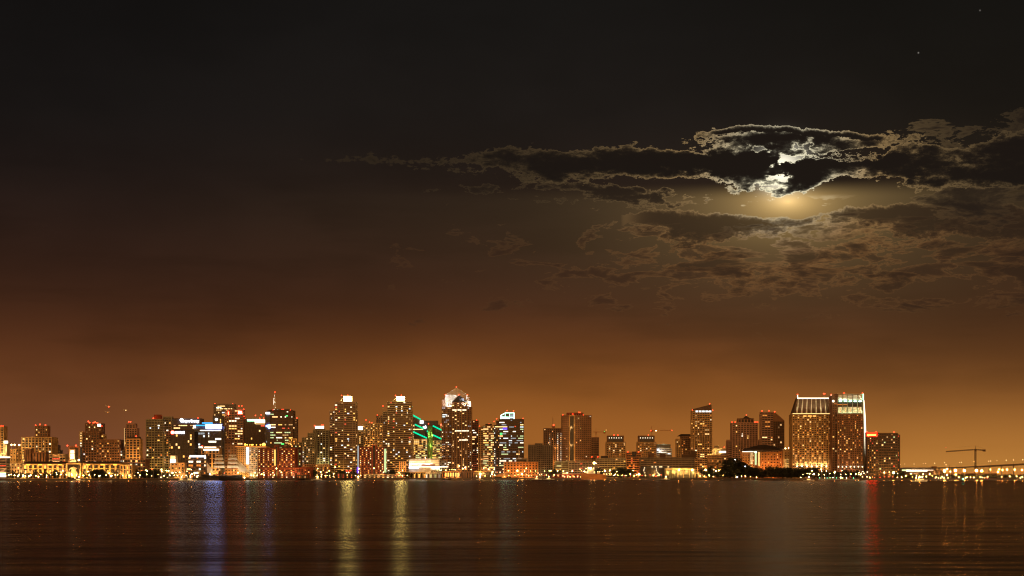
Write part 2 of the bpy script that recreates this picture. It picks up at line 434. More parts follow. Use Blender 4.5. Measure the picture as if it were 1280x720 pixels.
STY = {  # floor height, band height, bay, pier width, wall, glazing
    'flats': (3.2, 1.0, 4.2, .5, 'concrete', 'glass'), 'office': (3.9, 1.5, 3.2, .3, 'dark_concrete', 'glass'),
    'grid': (3.4, 1.3, 3.4, 1.2, 'beige', 'glass'), 'glassy': (3.9, .35, 3.2, .25, 'dark_brown', 'blue_glass'),
    'bands': (3.4, 1.2, 9.0, .5, 'concrete', 'brown_glass'), 'plain': (4.0, 2.6, 4.0, 2.2, 'beige', 'glass'),
    'piers': (3.3, .8, 3.6, 1.3, 'beige', 'glass'),
}
BLD = []
def building(name, label, cat, off, blocks, beacons=(), theta=0.0, side='L', s=.35, group=None, Y=None, maxwin=100, street=1.0):
    """blocks: dicts x0 x1 yt (+ options) in order; returns the root with what is needed to add more parts"""
    rnd = random.Random(hash((round(blocks[0]['x0'] * 10), round(blocks[0]['yt'] * 10))) & 0xffff)
    X0 = min(b['x0'] for b in blocks); X1 = max(b['x1'] for b in blocks)
    Yf = Y if Y else shore((X0 + X1) / 2) + off
    th = R(theta); T = WX(X1, Yf) - WX(X0, Yf)
    if theta:
        Wd = (1 - s) * T / math.cos(th); Dd = s * T / math.sin(th); Yc = Yf + (Wd * math.sin(th) + Dd * math.cos(th)) / 2
    else:
        Yc = Yf
    xc = WX((X0 + X1) / 2, Yf)
    rz = (th if side == 'L' else -th) if theta else 0.0
    root = empty(name, label, cat, (xc, Yc, GZ), rz, group)
    info = dict(root=root, Yf=Yf, Yc=Yc, xc=xc, rz=rz, tops=[])
    wins = []
    lx = lambda px: WX(px, Yf) - xc
    lz = lambda py: WZ(py, Yf) - GZ
    for b in blocks:
        fl, bh, bay, pw, wm, gm = STY[b.get('sty', 'grid')]
        fl = b.get('fl', fl); bh = b.get('bh', bh); bay = b.get('bay', bay); pw = b.get('pw', pw); wm = b.get('wall', wm); gm = b.get('glass', gm)
        x0, x1 = lx(b['x0']), lx(b['x1']); zt = lz(b['yt']); zb = lz(b['yb']) if 'yb' in b else 0.0
        if theta:
            k = (x1 - x0) / T; w, d = Wd * k, Dd * k; cx = (x0 + x1) / 2
            bx0, bx1, by0, by1 = cx - w / 2, cx + w / 2, -d / 2, d / 2
        else:
            do = b.get('do', 0.0); bx0, bx1, by0, by1 = x0, x1, do, do + b.get('dep', min(30, max(12, (x1 - x0) * .8)))
        info['tops'].append((b['x0'], b['x1'], zt, (by0 + by1) / 2))
        MB().box(bx0, bx1, by0, by1, zb, zt).build(b.get('gname', 'glazing'), M[gm], root)
        g = MB(); nf = max(1, int(round((zt - zb) / fl))); fh = (zt - zb) / nf
        e = .35
        if not b.get('nobands'):
            for k in range(nf):
                z = zb + k * fh
                g.box(bx0 - e, bx1 + e, by0 - e, by1 + e, z + .01 * (k == 0), z + bh)
        g.box(bx0 - e - .1, bx1 + e + .1, by0 - e - .1, by1 + e + .1, zt - .9, zt + b.get('para', .8))
        nb = max(1, int(round((bx1 - bx0) / bay))); bw = (bx1 - bx0) / nb
        pe = e + .18
        pierlist = b.get('piers')
        for i in range(nb + 1):
            x = bx0 + i * bw
            if pierlist and i % pierlist and i not in (0, nb): continue
            g.box(max(x - pw / 2, bx0 - pe), min(x + pw / 2, bx1 + pe), by0 - pe, by0 + .2, zb + .02, zt - .2)
        ns = max(1, int(round((by1 - by0) / bay))); sw = (by1 - by0) / ns
        for i in range(ns + 1):
            y = by0 + i * sw
            for sx in ((bx0 - pe, bx0 + .2), (bx1 - .2, bx1 + pe)):
                g.box(sx[0], sx[1], max(y - pw / 2, by0 - pe + .03), min(y + pw / 2, by1 + pe - .03), zb + .02, zt - .21)
        g.build(b.get('name', 'wall'), M[wm], root, b.get('wlabel'))
        # lit windows
        lit = b.get('lit', .15) * 1.7; pal = b.get('pal', ['warm', 'yellow', 'dim', 'orange', 'dimwarm']); run = b.get('run', 1)
        if lit > 0:
            faces = [('F', nb, bw, bx0)]
            if theta and side == 'L': faces.append(('L', ns, sw, by0))
            if theta and side == 'R': faces.append(('R', ns, sw, by0))
            for fc, n, w1, o0 in faces:
                for k in range(nf):
                    row = rnd.random()
                    p = lit * (b.get('rowvar', 0) and (3.0 if row < .25 else .35) or 1.0) * b.get('grad', lambda t: 1)(k / nf)
                    i = 0
                    while i < n:
                        if rnd.random() < p:
                            r = min(rnd.randint(1, run), n - i)
                            a = o0 + i * w1 + pw / 2 + .05; c = o0 + (i + r) * w1 - pw / 2 - .05
                            ins = (c - a) * (.22 if r == 1 else .05) * rnd.uniform(.4, 1.5); a += ins * rnd.uniform(.2, 1.8); c -= ins
                            zl = zb + k * fh + bh + .06; zh = zb + (k + 1) * fh - .08 - (.9 if k == nf - 1 else 0)
                            if zh - zl > .5:
                                wh = (fh - bh) * b.get('wf', .72)
                                wins.append((fc, a, c, zl, min(zh, zl + wh), rnd.choice(pal), (bx0, bx1, by0, by1)))
                            i += r
                        i += 1
    rnd.shuffle(wins)
    rest = {}
    for n, (fc, a, c, zl, zh, pal, (bx0, bx1, by0, by1)) in enumerate(wins):
        t = .12
        if fc == 'F': cx, cy_, sx_, sy_ = (a + c) / 2, by0 - t / 2 + .01, c - a, t
        elif fc == 'L': cx, cy_, sx_, sy_ = bx0 - t / 2 + .01, (a + c) / 2, t, c - a
        else: cx, cy_, sx_, sy_ = bx1 + t / 2 - .01, (a + c) / 2, t, c - a
        if n < maxwin:
            o = link('window', wmesh(pal), root, (cx, cy_, (zl + zh) / 2)); o.scale = (sx_, sy_, zh - zl)
        else:
            rest.setdefault(pal, []).append((cx - sx_ / 2, cx + sx_ / 2, cy_ - sy_ / 2, cy_ + sy_ / 2, zl, zh))
    if rest:
        mb = MB(); me = None; mats = []; idx = []
        for k, (pal, bs) in enumerate(rest.items()):
            mats.append(EM['window_' + pal])
            for q in bs: mb.box(*q); idx += [k] * 6
        me = bpy.data.meshes.new('window'); me.from_pydata(mb.v, [], mb.f)
        for m_ in mats: me.materials.append(m_)
        for p, k in zip(me.polygons, idx): p.material_index = k
        me.update(); o = link('window', me, root); o['kind'] = 'stuff'
    for bc in beacons: beacon(info, *bc)
    BLD.append(info)
    # added spots without fixtures stand in for street glow on the lower wall
    if street:
        wm = WX(X1, Yf) - WX(X0, Yf); n = max(1, int(round(wm / 38)))
        for k in range(n):
            t = (k + .5) / n; q = Vector((WX(X0 + (X1 - X0) * t, Yf), Yf - 17, GZ + 7))
            L = bpy.data.lights.new('street_light', 'SPOT'); L.energy = street * rnd.uniform(9000, 22000); L.color = (1, rnd.uniform(.36, .5), rnd.uniform(.06, .14)); L.shadow_soft_size = .6; L.spot_size = R(140); L.spot_blend = .7
            lo = bpy.data.objects.new('street_light', L); COL.objects.link(lo); lo.location = q; lo.rotation_euler = Vector((0, -1, -.75)).to_track_quat('Z', 'Y').to_euler()
    return info
def local(info, px, py, dy=0.0):
    """frame point -> local coordinates of the root for an unrotated offset dy from its front plane"""
    Y = info['Yf'] + dy
    v = Vector((WX(px, Y), Y, WZ(py, Y))) - Vector((info['xc'], info['Yc'], GZ))
    return Matrix.Rotation(-info['rz'], 3, 'Z') @ v
def beacon(info, px, py, kind='beacon_red', r=.9, mast=True):
    dy = 6.0 if not info['rz'] else (info['Yc'] - info['Yf'])
    p = local(info, px, py, dy)
    o = link('beacon', ball(r, EM[kind], f'{kind}_{r}'), info['root'], p)
    tops = [t for t in info['tops'] if t[0] - 1 <= px <= t[1] + 1]
    zt = max((t[2] for t in tops if t[2] < p.z + .5), default=None)
    if mast and zt is not None and p.z - zt > .3:
        if p.z - zt < 60: MB().bar((p.x, p.y, zt - .3), (p.x, p.y, p.z - r * .7), .22).build('antenna', M['steel'], info['root'])
def pbox(info, name, x0, x1, y0, y1, m, dy=-1.0, dep=2.0, label=None):
    """box part given by its outline in the frame; y0 top, y1 bottom"""
    a = local(info, x0, y1, dy); b = local(info, x1, y0, dy)
    rz = info['rz']
    if rz:
        # keep the part parallel to the picture plane only where the building itself is turned: build unrotated
        Y = info['Yf'] + dy
        o = MB().box(WX(x0, Y) - info['xc'], WX(x1, Y) - info['xc'], Y - info['Yc'], Y + dep - info['Yc'], WZ(y1, Y) - GZ, WZ(y0, Y) - GZ).build(name, m, info['root'], label)
        o.rotation_euler = (0, 0, -rz); return o
    return MB().box(a.x, b.x, dy, dy + dep, a.z, b.z).build(name, m, info['root'], label)
def pprism(info, name, pts, m, dy=0.0, dep=15.0, label=None):
    P = [(local(info, x, y, dy).x, local(info, x, y, dy).z) for x, y in pts]
    ar = sum(P[i][0] * P[(i + 1) % len(P)][1] - P[(i + 1) % len(P)][0] * P[i][1] for i in range(len(P)))
    if ar < 0: P = P[::-1]
    return MB().prism(P, dy, dy + dep).build(name, m, info['root'], label)
def pbar(info, name, a, b, r, m, dy=-.6, n=4):
    return MB().bar(local(info, *a, dy), local(info, *b, dy), r, n).build(name, m, info['root'])
def lettering(info, text, px0, px1, py, m, dy=-2.2):
    """sign writing as solid letters"""
    cu = bpy.data.curves.new('lettering', 'FONT'); cu.body = text; cu.size = 1; cu.extrude = .03; cu.offset = .018
    cu.resolution_u = 3
    t = bpy.data.objects.new('lettering', cu); COL.objects.link(t)
    bpy.context.view_layer.update()
    me = bpy.data.meshes.new_from_object(t); bpy.data.objects.remove(t)
    xs = [v.co.x for v in me.vertices]; ys = [v.co.y for v in me.vertices]
    a = local(info, px0, py, dy); b = local(info, px1, py, dy); k = (b.x - a.x) / (max(xs) - min(xs))
    me.materials.clear(); me.materials.append(m)
    o = link('lettering', me, info['root'], (a.x - min(xs) * k, dy, a.z - k * .3)); o.rotation_euler = (R(90), 0, 0); o.scale = (k, k * 1.25, k * 2)
    return o

# ---------------------------------------------------------------- ground
def make_ground():
    pts = [(WX(p, y), y) for p, y in SHORE]
    pts = [(-20000, 1700)] + pts + [(20000, 2000)]
    n = len(pts); v = []; f = []
    for x, y in pts: v += [(x, y, -2.0), (x, y, GZ), (x, y + 20, GZ)]
    far = 40000
    for x, y in pts: v.append((x * 3, far, GZ))
    for i in range(n - 1):
        a = 3 * i; b = 3 * (i + 1)
        f += [(a, b, b + 1, a + 1), (a + 1, b + 1, b + 2, a + 2), (a + 2, b + 2, 3 * n + i + 1, 3 * n + i)]
    me = mesh('ground', v, f, M['asphalt']); o = link('ground', me); o['kind'] = 'structure'
    q = MB()
    for i in range(1, n - 2):
        (xa, ya), (xb, yb) = pts[i], pts[i + 1]
        m = len(q.v); q.v += [(xa, ya - .6, -1), (xb, yb - .6, -1), (xb, yb - .6, GZ + .5), (xa, ya - .6, GZ + .5), (xa, ya + .6, -1), (xb, yb + .6, -1), (xb, yb + .6, GZ + .5), (xa, ya + .6, GZ + .5)]
        for t in ((0, 1, 2, 3), (3, 2, 6, 7), (7, 6, 5, 4)): q.f.append(tuple(m + j for j in t))
    o = q.build('quay_wall', M['dark_concrete']); tag(o, 'long dark concrete quay wall where the city meets the bay', 'quay wall')
make_ground()

# ================================================================ the buildings, west (left) to east
C = 'building'
def D(x0, x1, yt, **k): return dict(x0=x0, x1=x1, yt=yt, **k)
WARM = ['warm', 'yellow', 'dimwarm', 'yellow', 'dim', 'orange']
OFF = ['warm', 'white', 'dimwarm', 'yellow', 'cool']
COOL = ['cool', 'white', 'dimcool', 'greenish', 'cool']
HOTEL = ['yellow', 'yellow', 'warm', 'orange', 'dimwarm', 'orange', 'dim']

# far left edge
b = building('tower_block', 'bright ochre tower cut by the picture edge with a red beacon on top', C, 420, [D(-14, 4.6, 533.5, sty='piers', wall='tower_gold', lit=.04)], [(1.5, 532.6), (3.8, 532.8)])
for i in range(4): flood(b['root'], -6 + i * 3, 570, b['Yf'] - 7, (1, .62, .2), 14000)
b = building('floodlit_pylon', 'slim floodlit yellow pylon with a wider lantern top beside the ochre tower', 'pylon', 300, [D(4.9, 8.2, 554, sty='plain', wall='cream', lit=0, nobands=1)])
pbox(b, 'lantern', 4.6, 8.8, 551, 554.2, EM['strip_white'], -.8, 4)
for y in (568, 562): flood(b['root'], 6.5, y, b['Yf'] - 4, (1, .68, .25), 9000)
b = building('low_block', 'low ochre block with three white roof lamps beside the floodlit pylon', C, 360, [D(8.8, 20, 562, sty='plain', wall='tower_gold', lit=.3, pal=WARM), D(19, 27.2, 558, sty='plain', wall='tower_gold', lit=.12, do=2)])
for x, y in ((14.3, 556), (18.3, 556), (24.2, 556.3)): beacon(b, x, y, 'lamp_white', .9)
b = building('apartment_building', 'broad ochre apartment slab with a narrower tower rising from its roof', C, 330,
    [D(27.3, 64.5, 547, sty='piers', wall='tower_gold', lit=.12, pal=OFF, bay=4.4), D(43, 58, 532.5, sty='grid', wall='brown', lit=.12, do=5, pal=WARM)],
    [(44.5, 531.6), (50, 530.6), (56.8, 531.4)])
for y in (572, 560): flood(b['root'], 29, y, b['Yf'] - 5, (1, .62, .2), 9000)
b = building('stepped_tower', 'small dark stepped tower with cool lit windows beside the ochre slab', C, 380,
    [D(65, 69.5, 552, sty='grid', wall='dark_concrete', lit=.55, pal=['cool', 'warm', 'white']), D(69.5, 72, 557, sty='grid', wall='dark_concrete', lit=.3, do=1), D(72, 74.5, 563, sty='grid', wall='dark_concrete', lit=.2, do=2)])
b = building('brick_hall', 'low brown brick hall with an arched window before the ochre slab', 'hall', 170,
    [D(31, 38, 561.5, sty='plain', wall='brown', lit=0, nobands=1), D(37, 56, 565.5, sty='plain', wall='brown', lit=0, nobands=1, do=2)])
pprism(b, 'arched_window', [(40.5, 575), (40.5, 571.8), (41.5, 570.7), (43, 570.3), (44.5, 570.7), (45.5, 571.8), (45.5, 575)], EM['window_dimmer'], 1.5, .4)
b = building('office_block', 'low cream office block with strip windows behind the county hall', C, 200, [D(55.5, 81.5, 568.3, sty='office', wall='cream', lit=.35, pal=['warm', 'orange', 'reddish', 'white'], run=3)])

# county hall, floodlit
b = building('county_hall', 'long floodlit county hall with a square central tower and dark roof', 'civic hall', 60,
    [D(10, 27.5, 579.3, sty='grid', wall='beige', glass='brown_glass', lit=.10, do=2, dep=30, bay=3.0, pal=['greenish', 'warm', 'white']),
     D(27, 83, 580.2, sty='piers', wall='tower_gold', bay=6.0, pw=2.2, fl=6, lit=.22, do=6, dep=26, pal=['orange', 'yellow', 'warm']),
     D(101, 150, 580.2, sty='piers', wall='tower_gold', bay=6.0, pw=2.2, fl=6, lit=.22, do=6, dep=26, pal=['orange', 'yellow', 'warm']),
     D(149.5, 164.5, 581.5, sty='piers', wall='tower_gold', bay=3.6, fl=5, lit=.25, do=3, dep=26, pal=['orange', 'yellow', 'warm']),
     D(83, 101, 579.5, sty='plain', wall='tower_gold', lit=0, nobands=1, bay=40, do=0, dep=34),
     D(83.5, 96.8, 558.5, sty='plain', wall='brown', lit=0, nobands=1, bay=40, do=10, dep=15)],
    [(84.2, 557), (95, 557)])
for x0, x1 in ((26, 84), (100, 151)):
    Yr = b['Yf']; a = local(b, x0, 580.3, 5); c = local(b, x1, 576.8, 5)
    MB().frustum(a.x, c.x, 4, 34, a.z, a.x + 6, c.x - 6, 14, 24, c.z).build('roof', M['roof'], b['root'])
pprism(b, 'portal', [(86, 596.5), (86, 587), (88, 584.6), (91.6, 583.4), (95, 584.6), (97, 587), (97, 596.5), (94.6, 596.5), (94.6, 588.2), (93.4, 586.6), (91.6, 586), (89.6, 586.6), (88.4, 588.2), (88.4, 596.5)], M['cream'], -1.6, 1.4)
pbox(b, 'doorway', 88.6, 94.4, 586.4, 596.8, EM['window_yellow'], -.5, .4)
pbox(b, 'tower_panel', 86.5, 94, 561, 574.5, M['cream'], 9.2, .6)
for y0, y1 in ((563, 566.5), (567.3, 570.5), (571, 573.5)): pbox(b, 'window', 88, 92.6, y0, y1, EM['window_white'], 8.8, .3)
pbox(b, 'balcony', 86, 94.5, 576.2, 578.4, M['cream'], 7.5, 3)
for i, x in enumerate((30, 37.5, 43, 48.5, 54, 60, 66.5, 72, 77.5)): flood(b['root'], x, 594.5, b['Yf'] + 2.5, (1, .50, .12), (16000, 8000, 19000)[i % 3], .4, 80, (0, .5, 1))
for i, x in enumerate((103, 108.5, 114, 119, 124.5, 130, 136, 141, 146.5)): flood(b['root'], x, 594.5, b['Yf'] + 2.5, (1, .50, .12), (18000, 9000, 14000)[i % 3], .4, 80, (0, .5, 1))
for x in (84.6, 99.2, 91.6): flood(b['root'], x, 593, b['Yf'] - 4, (1, .56, .16), 12000, .5)
for x, w in ((12, 900), (22, 1600), (26, 1500), (154, 2600), (160, 2600)): flood(b['root'], x, 595, b['Yf'] - 2, (1, .5, .14), w * 2, .5)
for x in (88.5, 92.5): flood(b['root'], x, 576, b['Yf'] + 6.5, (1, .66, .2), 2600)
for x in (35, 50, 62, 75, 110, 128, 144): 
    pbox(b, 'cornice_lamp', x - 2.4, x + 2.4, 580.7, 581.4, EM['flame_orange'], 4.8, .5)
b = building('pier_terminal', 'striped pier terminal lit white and teal at the picture edge', 'terminal', 25, [D(-12, 7.5, 573, sty='bands', fl=3.2, wall='concrete', glass='glass', lit=0)])
for y0, y1, m in ((581.6, 582.6, 'window_reddish'), (585.5, 586.2, 'window_dimwarm'), (590.3, 591.6, 'window_greenish'), (592, 592.8, 'sign_teal'), (594.2, 596.2, 'sign_warm')): pbox(b, 'lit_strip', -10, 7.2, y0, y1, EM[m], -.9, .4)
pbox(b, 'roof_light', -10, 12.5, 571, 572.2, EM['sign_warm'], 0, 1)

b = building('apartment_tower', 'ochre residential tower crowded with red roof beacons above a lit column', C, 340,
    [D(100, 124, 541, sty='grid', wall='brown', lit=.13, pal=OFF + ['yellow']), D(100, 103.2, 540, sty='grid', bay=3, wall='cream', lit=.7, pal=['warm', 'white', 'yellow'], do=-2, dep=6), D(106, 125.5, 529.5, sty='grid', wall='brown', lit=.12, do=4, dep=20),
     D(124, 128.8, 543.5, sty='piers', wall='tower_gold', lit=.1, do=6)],
    [(110.3, 526.8), (112, 528.3), (116.2, 529), (117.5, 528.2), (119, 527.5), (120.6, 528.6), (122, 529), (125, 529.5), (127, 532.5)])
pbox(b, 'lit_panel', 121.8, 126, 530, 533, EM['sign_warm'], 3.2, .5)
b = building('hotel_slab', 'brown banded slab with scattered yellow windows beside the many beacon tower', C, 260, [D(120.5, 149.5, 550, sty='grid', wall='brown', lit=.17, pal=WARM, bh=1.7, pw=.8), D(149, 155.5, 563, sty='office', lit=.3, do=4, pal=COOL)])
b = building('slender_tower', 'slender pinkish setback tower with a red beacon and pale edge strip', C, 520,
    [D(155.3, 171.2, 535.5, sty='piers', wall='pink', lit=.03, bay=3.6), D(157.5, 168.5, 530, sty='piers', wall='pink', lit=.0, do=3, dep=12)], [(161, 527.2), (163.2, 527.4), (164.5, 539.5)])
pbox(b, 'edge_light', 155.2, 155.9, 535, 558, EM['window_dimwarm'], -1.2, .5)
b = building('apartment_building', 'orange lit apartment block with a tile cap below the slender pink tower', C, 240, [D(157.5, 175, 549, sty='piers', wall='tower_gold', lit=.10, pal=WARM, bay=4.2), D(159, 173, 546.8, sty='plain', wall='roof', lit=0, do=2)], [(170.2, 545.4)])
for x in (162, 170): flood(b['root'], x, 578, b['Yf'] - 8, (1, .45, .12), 8000)
b = building('terrace_block', 'low terrace with a line of white windows below the orange apartment block', C, 120, [D(152.5, 182, 574.2, sty='office', wall='brown', lit=.35, pal=['white', 'warm', 'cool'], fl=4.5)])
# twin balcony towers
b = building('balcony_tower', 'grey green balcony tower with a round red drum on its roof', C, 230,
    [D(182.8, 203.5, 524.5, sty='flats', wall='grey_green', bay=3.6, lit=.11, pal=OFF + ['yellow', 'orange'])], [(191.7, 522.8)], group=None)
p = local(b, 197.6, 520, 12); MB().lathe(p.x, p.y, [(5.2, local(b, 197, 525, 12).z), (5.2, local(b, 197, 518.4, 12).z)]).build('roof_drum', M['red'], b['root'])
b = building('balcony_tower', 'narrow grey green balcony tower next to the blue roofed sign building', C, 215,
    [D(204.2, 214.2, 521.3, sty='flats', wall='grey_green', bay=3.6, lit=.16, pal=OFF + ['yellow', 'orange'])], [(214.2, 522.8)])
b = building('sign_tower', 'purple grey office tower topped by long white script lettering', C, 420,
    [D(213, 250, 523.5, sty='glassy', wall='dark_brown', glass='blue_glass', lit=.0), D(214.5, 249, 530.5, sty='office', wall='dark_brown', glass='blue_glass', do=-2, dep=10, lit=.35, rowvar=1, run=4, pal=['warm', 'white', 'dimwarm'])], [(247.5, 522.5)])
lettering(b, 'Sempra Energy', 225.8, 248.8, 526.6, EM['sign_white'], -3.2)
MB().bar((0, 0, 0), (0, -.4, 0), 2.6, 14).build('emblem', EM['sign_white'], b['root']).location = local(b, 227, 525, -2.6)
b = building('office_tower', 'near black office block with a white lit sign along its roof edge', C, 180,
    [D(213.5, 243, 538.5, sty='glassy', wall='black', glass='glass', lit=.035, pal=['yellow', 'warm'], grad=lambda t: 3 if .55 < t < .9 else .1)], [(233.5, 539.3), (242.5, 539.3)])
for i, (x0, x1) in enumerate(((218.5, 220.6), (221, 223), (223.5, 226), (226.4, 227.6), (228, 230.6))): pbox(b, 'sign_letter', x0, x1, 539.2 + (i % 2) * .3, 542.2, EM['sign_white'], -1.6, .5)
MB().bar((0, 0, 0), (0, -.5, 0), 2.3, 14).build('emblem', EM['sign_red'], b['root']).location = local(b, 215.6, 540.5, -1.6)
MB().bar((0, 0, 0), (0, -.5, 0), 1.5, 14).build('emblem', EM['sign_white'], b['root']).location = local(b, 215.6, 540.5, -2.2)
b = building('office_tower', 'blue grey office tower crowned by blinding white and cyan roof signs', C, 300,
    [D(242, 277, 536.5, sty='glassy', wall='dark_concrete', glass='blue_glass', lit=.07, run=4, pal=['cool', 'white', 'dimcool']), D(244, 258, 533.5, sty='glassy', wall='dark_concrete', glass='blue_glass', lit=0, do=4), D(257, 277, 530.5, sty='glassy', wall='dark_concrete', glass='blue_glass', lit=0, do=3),
     D(241.5, 245.2, 540, sty='grid', wall='dark_concrete', lit=.6, pal=['dimwarm', 'warm'], do=-1.2, dep=4, yb=566), D(277, 279.5, 534, sty='glassy', wall='dark_concrete', glass='blue_glass', lit=0, do=5)])
pbox(b, 'roof_sign', 257.2, 266.5, 530.6, 535.6, EM['sign_blue'], -2, .6); pbox(b, 'roof_sign', 267, 277, 530.4, 535.8, EM['sign_blue'], -2, .6)
pbox(b, 'roof_sign', 241.6, 244.6, 531.5, 535, EM['sign_white'], -2, .6)
pbox(b, 'cyan_fascia', 252.5, 265.5, 528, 529.6, EM['sign_cyan'], 1.5, 2); pbox(b, 'cyan_fascia', 244.5, 257, 531, 532.4, EM['sign_cyan'], 1.0, 2)
pbox(b, 'lit_storey', 250, 276, 537.6, 538.5, EM['sign_warm'], -1, .4)
b = building('harbour_office', 'low dark office with a long white light bar on its roof edge', C, 90,
    [D(232, 258, 570.5, sty='office', wall='dark_brown', lit=.28, pal=['warm', 'white', 'orange'], run=2, fl=5)])
pbox(b, 'light_bar', 237.2, 256.5, 569.2, 571.3, EM['sign_white'], -1.5, .8)
b = building('lit_cube', 'small glowing white cube of a building beside the dark glass office', C, 130, [D(212.8, 219.3, 570, sty='glassy', wall='white', glass='white', lit=0)])
pbox(b, 'lit_screen', 213.3, 218.9, 570.4, 573.8, EM['window_warm'], -.9, .4); pbox(b, 'lit_screen', 213, 219, 574.2, 578.8, EM['sign_white'], -.9, .4)
b = building('brick_hall', 'small square plaster building with two rows of dark windows by the quay', 'hall', 95, [D(214, 230.5, 579.2, sty='plain', wall='tower_gold', lit=.08, fl=4.5)])
flood(b['root'], 222, 596, b['Yf'] - 9, (1, .6, .25), 3000)
b = building('pillared_building', 'orange pillared building with a white light bar along its roof', C, 150,
    [D(252, 274, 561, sty='piers', wall='tower_gold', bay=5, pw=2.0, fl=7, lit=.2, pal=['orange', 'dim']), D(253.5, 272.5, 558.6, sty='piers', wall='tower_gold', lit=0, do=3)], [(253, 557.6), (272, 558.8)])
pbox(b, 'light_bar', 254.5, 273.3, 561.3, 563.2, EM['sign_warm'], -1.3, .8); pbox(b, 'light_bar', 255.5, 270, 558.6, 559.6, EM['sign_warm'], 2, .5)
for x in (257, 263, 269): flood(b['root'], x, 590, b['Yf'] - 5, (1, .45, .1), 6500)
b = building('office_tower', 'tall flat topped grey tower with a lit top storey behind the blue sign block', C, 560,
    [D(267.2, 292, 505.3, sty='office', wall='concrete', glass='blue_glass', lit=.10, rowvar=1, run=3, pal=OFF), D(266.8, 280, 520, sty='glassy', wall='dark_concrete', glass='blue_glass', do=-4, dep=10, lit=.02)],
    [(268.5, 504.8), (275, 505.6), (290.8, 504.9)])
for x0, x1, y in ((272, 274, 507.8), (274.5, 281, 507.6), (271, 273.5, 510.8), (275, 279, 510.9), (280.5, 284, 510.9), (285.5, 287, 510.9), (288.5, 290, 510.8), (272, 274.5, 520.1), (280, 286, 520.2)): pbox(b, 'window', x0, x1, y - .45, y + .55, EM['window_warm'], -.8, .3)
MB().bar((0, 0, 0), (0, -.5, 0), 2.2, 14).build('emblem', EM['sign_warm'], b['root']).location = local(b, 270.5, 524.3, -4.8)
b = building('office_tower', 'gridded stone tower with a square white sign at its upper corner', C, 480,
    [D(285.5, 303.8, 512.3, sty='office', wall='pink', glass='glass', bay=4.2, pw=.9, lit=.16, rowvar=1, run=3, pal=['warm', 'yellow', 'white'], grad=lambda t: 1.8 if t > .45 else .1), D(280.8, 286, 515, sty='grid', wall='pink', lit=.2, do=2, pal=['yellow', 'dimwarm'])],
    [(285.4, 513.5), (298.5, 507.6), (302.2, 507.4), (304.6, 511.5)])
pbox(b, 'roof_sign', 297.8, 302.3, 513.6, 517.6, EM['sign_red'], -1.6, .6); pbox(b, 'roof_sign', 298.4, 301.7, 514.1, 517.1, EM['sign_white'], -2.3, .5); pbox(b, 'corner_light', 284.8, 286.2, 514.5, 518.5, EM['sign_red'], -1.6, .5)
b = building('stepped_building', 'brown stepped building with small square openings below the gridded tower', C, 250,
    [D(277, 296, 556, sty='plain', wall='brown', lit=.06, pal=COOL), D(279.5, 288, 549.5, sty='plain', wall='brown', lit=.05, do=4, pal=['orange'])])
b = building('waterfront_hotel', 'orange lit hotel with flame lamps along the roof and a white column', 'hotel', 190,
    [D(294, 333, 558.5, sty='plain', wall='tower_gold', bay=2.6, pw=1.3, fl=3, bh=1.6, lit=.0), D(311.5, 332, 559.5, sty='grid', wall='white', bay=3, fl=3, lit=.42, do=-1.2, dep=5, pal=['cool', 'white', 'dimcool', 'warm'])])
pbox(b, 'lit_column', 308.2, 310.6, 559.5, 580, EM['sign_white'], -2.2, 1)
pbox(b, 'cornice_light', 294, 332.5, 557.8, 558.8, EM['window_orange'], -1.5, .6)
for x, r in ((306.5, 1.5), (309, 1.0), (312.3, .8), (314.5, .9), (316, 1.1), (320.6, .8), (325.6, 1.1), (328.6, 1.5), (331, 1.3)): link('roof_flame', ball(r, EM['flame_orange'], f'flame_{r}'), b['root'], local(b, x, 556 - (r - 1) * .6, 1))
for x in (297, 303): flood(b['root'], x, 590, b['Yf'] - 10, (1, .5, .14), 16000)
b = building('office_tower', 'brown glass tower with overlapping white and teal lit signs', C, 420,
    [D(305.5, 333.5, 523.8, sty='glassy', wall='dark_brown', glass='brown_glass', lit=.045, pal=['yellow', 'warm', 'reddish'], run=2)],
    [(304.8, 520.5), (319.4, 519.3), (326.6, 518.6), (324.7, 523), (329.5, 522.6), (332, 522.3), (334.5, 522.3), (306.3, 523.6), (307.5, 531.4), (312.5, 531)])
pbox(b, 'roof_sign', 309, 326, 524.3, 526.4, EM['sign_teal'], -1.4, .5); pbox(b, 'roof_sign', 318.6, 332.6, 524.6, 528.6, EM['sign_warm'], -2.3, .6); pbox(b, 'roof_sign', 319.5, 332.2, 528.8, 530.6, EM['window_dimwarm'], -2.2, .5)
# spire tower
b = building('spire_tower', 'dark office tower with a white sail shaped mast on its shallow roof', C, 300,
    [D(334.5, 366, 513.5, sty='office', wall='dark_brown', glass='brown_glass', lit=.17, rowvar=1, run=4, pal=['yellow', 'warm', 'greenish', 'dimwarm', 'white'], grad=lambda t: 1.7 if t < .62 else .7, bh=1.7),
     D(332, 337.6, 515.5, sty='glassy', wall='dark_concrete', glass='blue_glass', lit=.06, do=-3, dep=12, pal=['dimcool']), D(365.5, 370.8, 523.8, sty='office', wall='dark_brown', lit=.15, do=4)],
    [(341.2, 512.3), (352.5, 512), (354.2, 512), (362.8, 512.4), (371, 522.6), (343.6, 490.2)], maxwin=100)
a = local(b, 335.5, 513.2, 0); c = local(b, 362, 510.8, 0); MB().frustum(a.x, local(b, 365, 513, 0).x, 1, 28, a.z + .8, a.x + 9, c.x - 4, 10, 20, c.z).build('roof', M['steel'], b['root'])
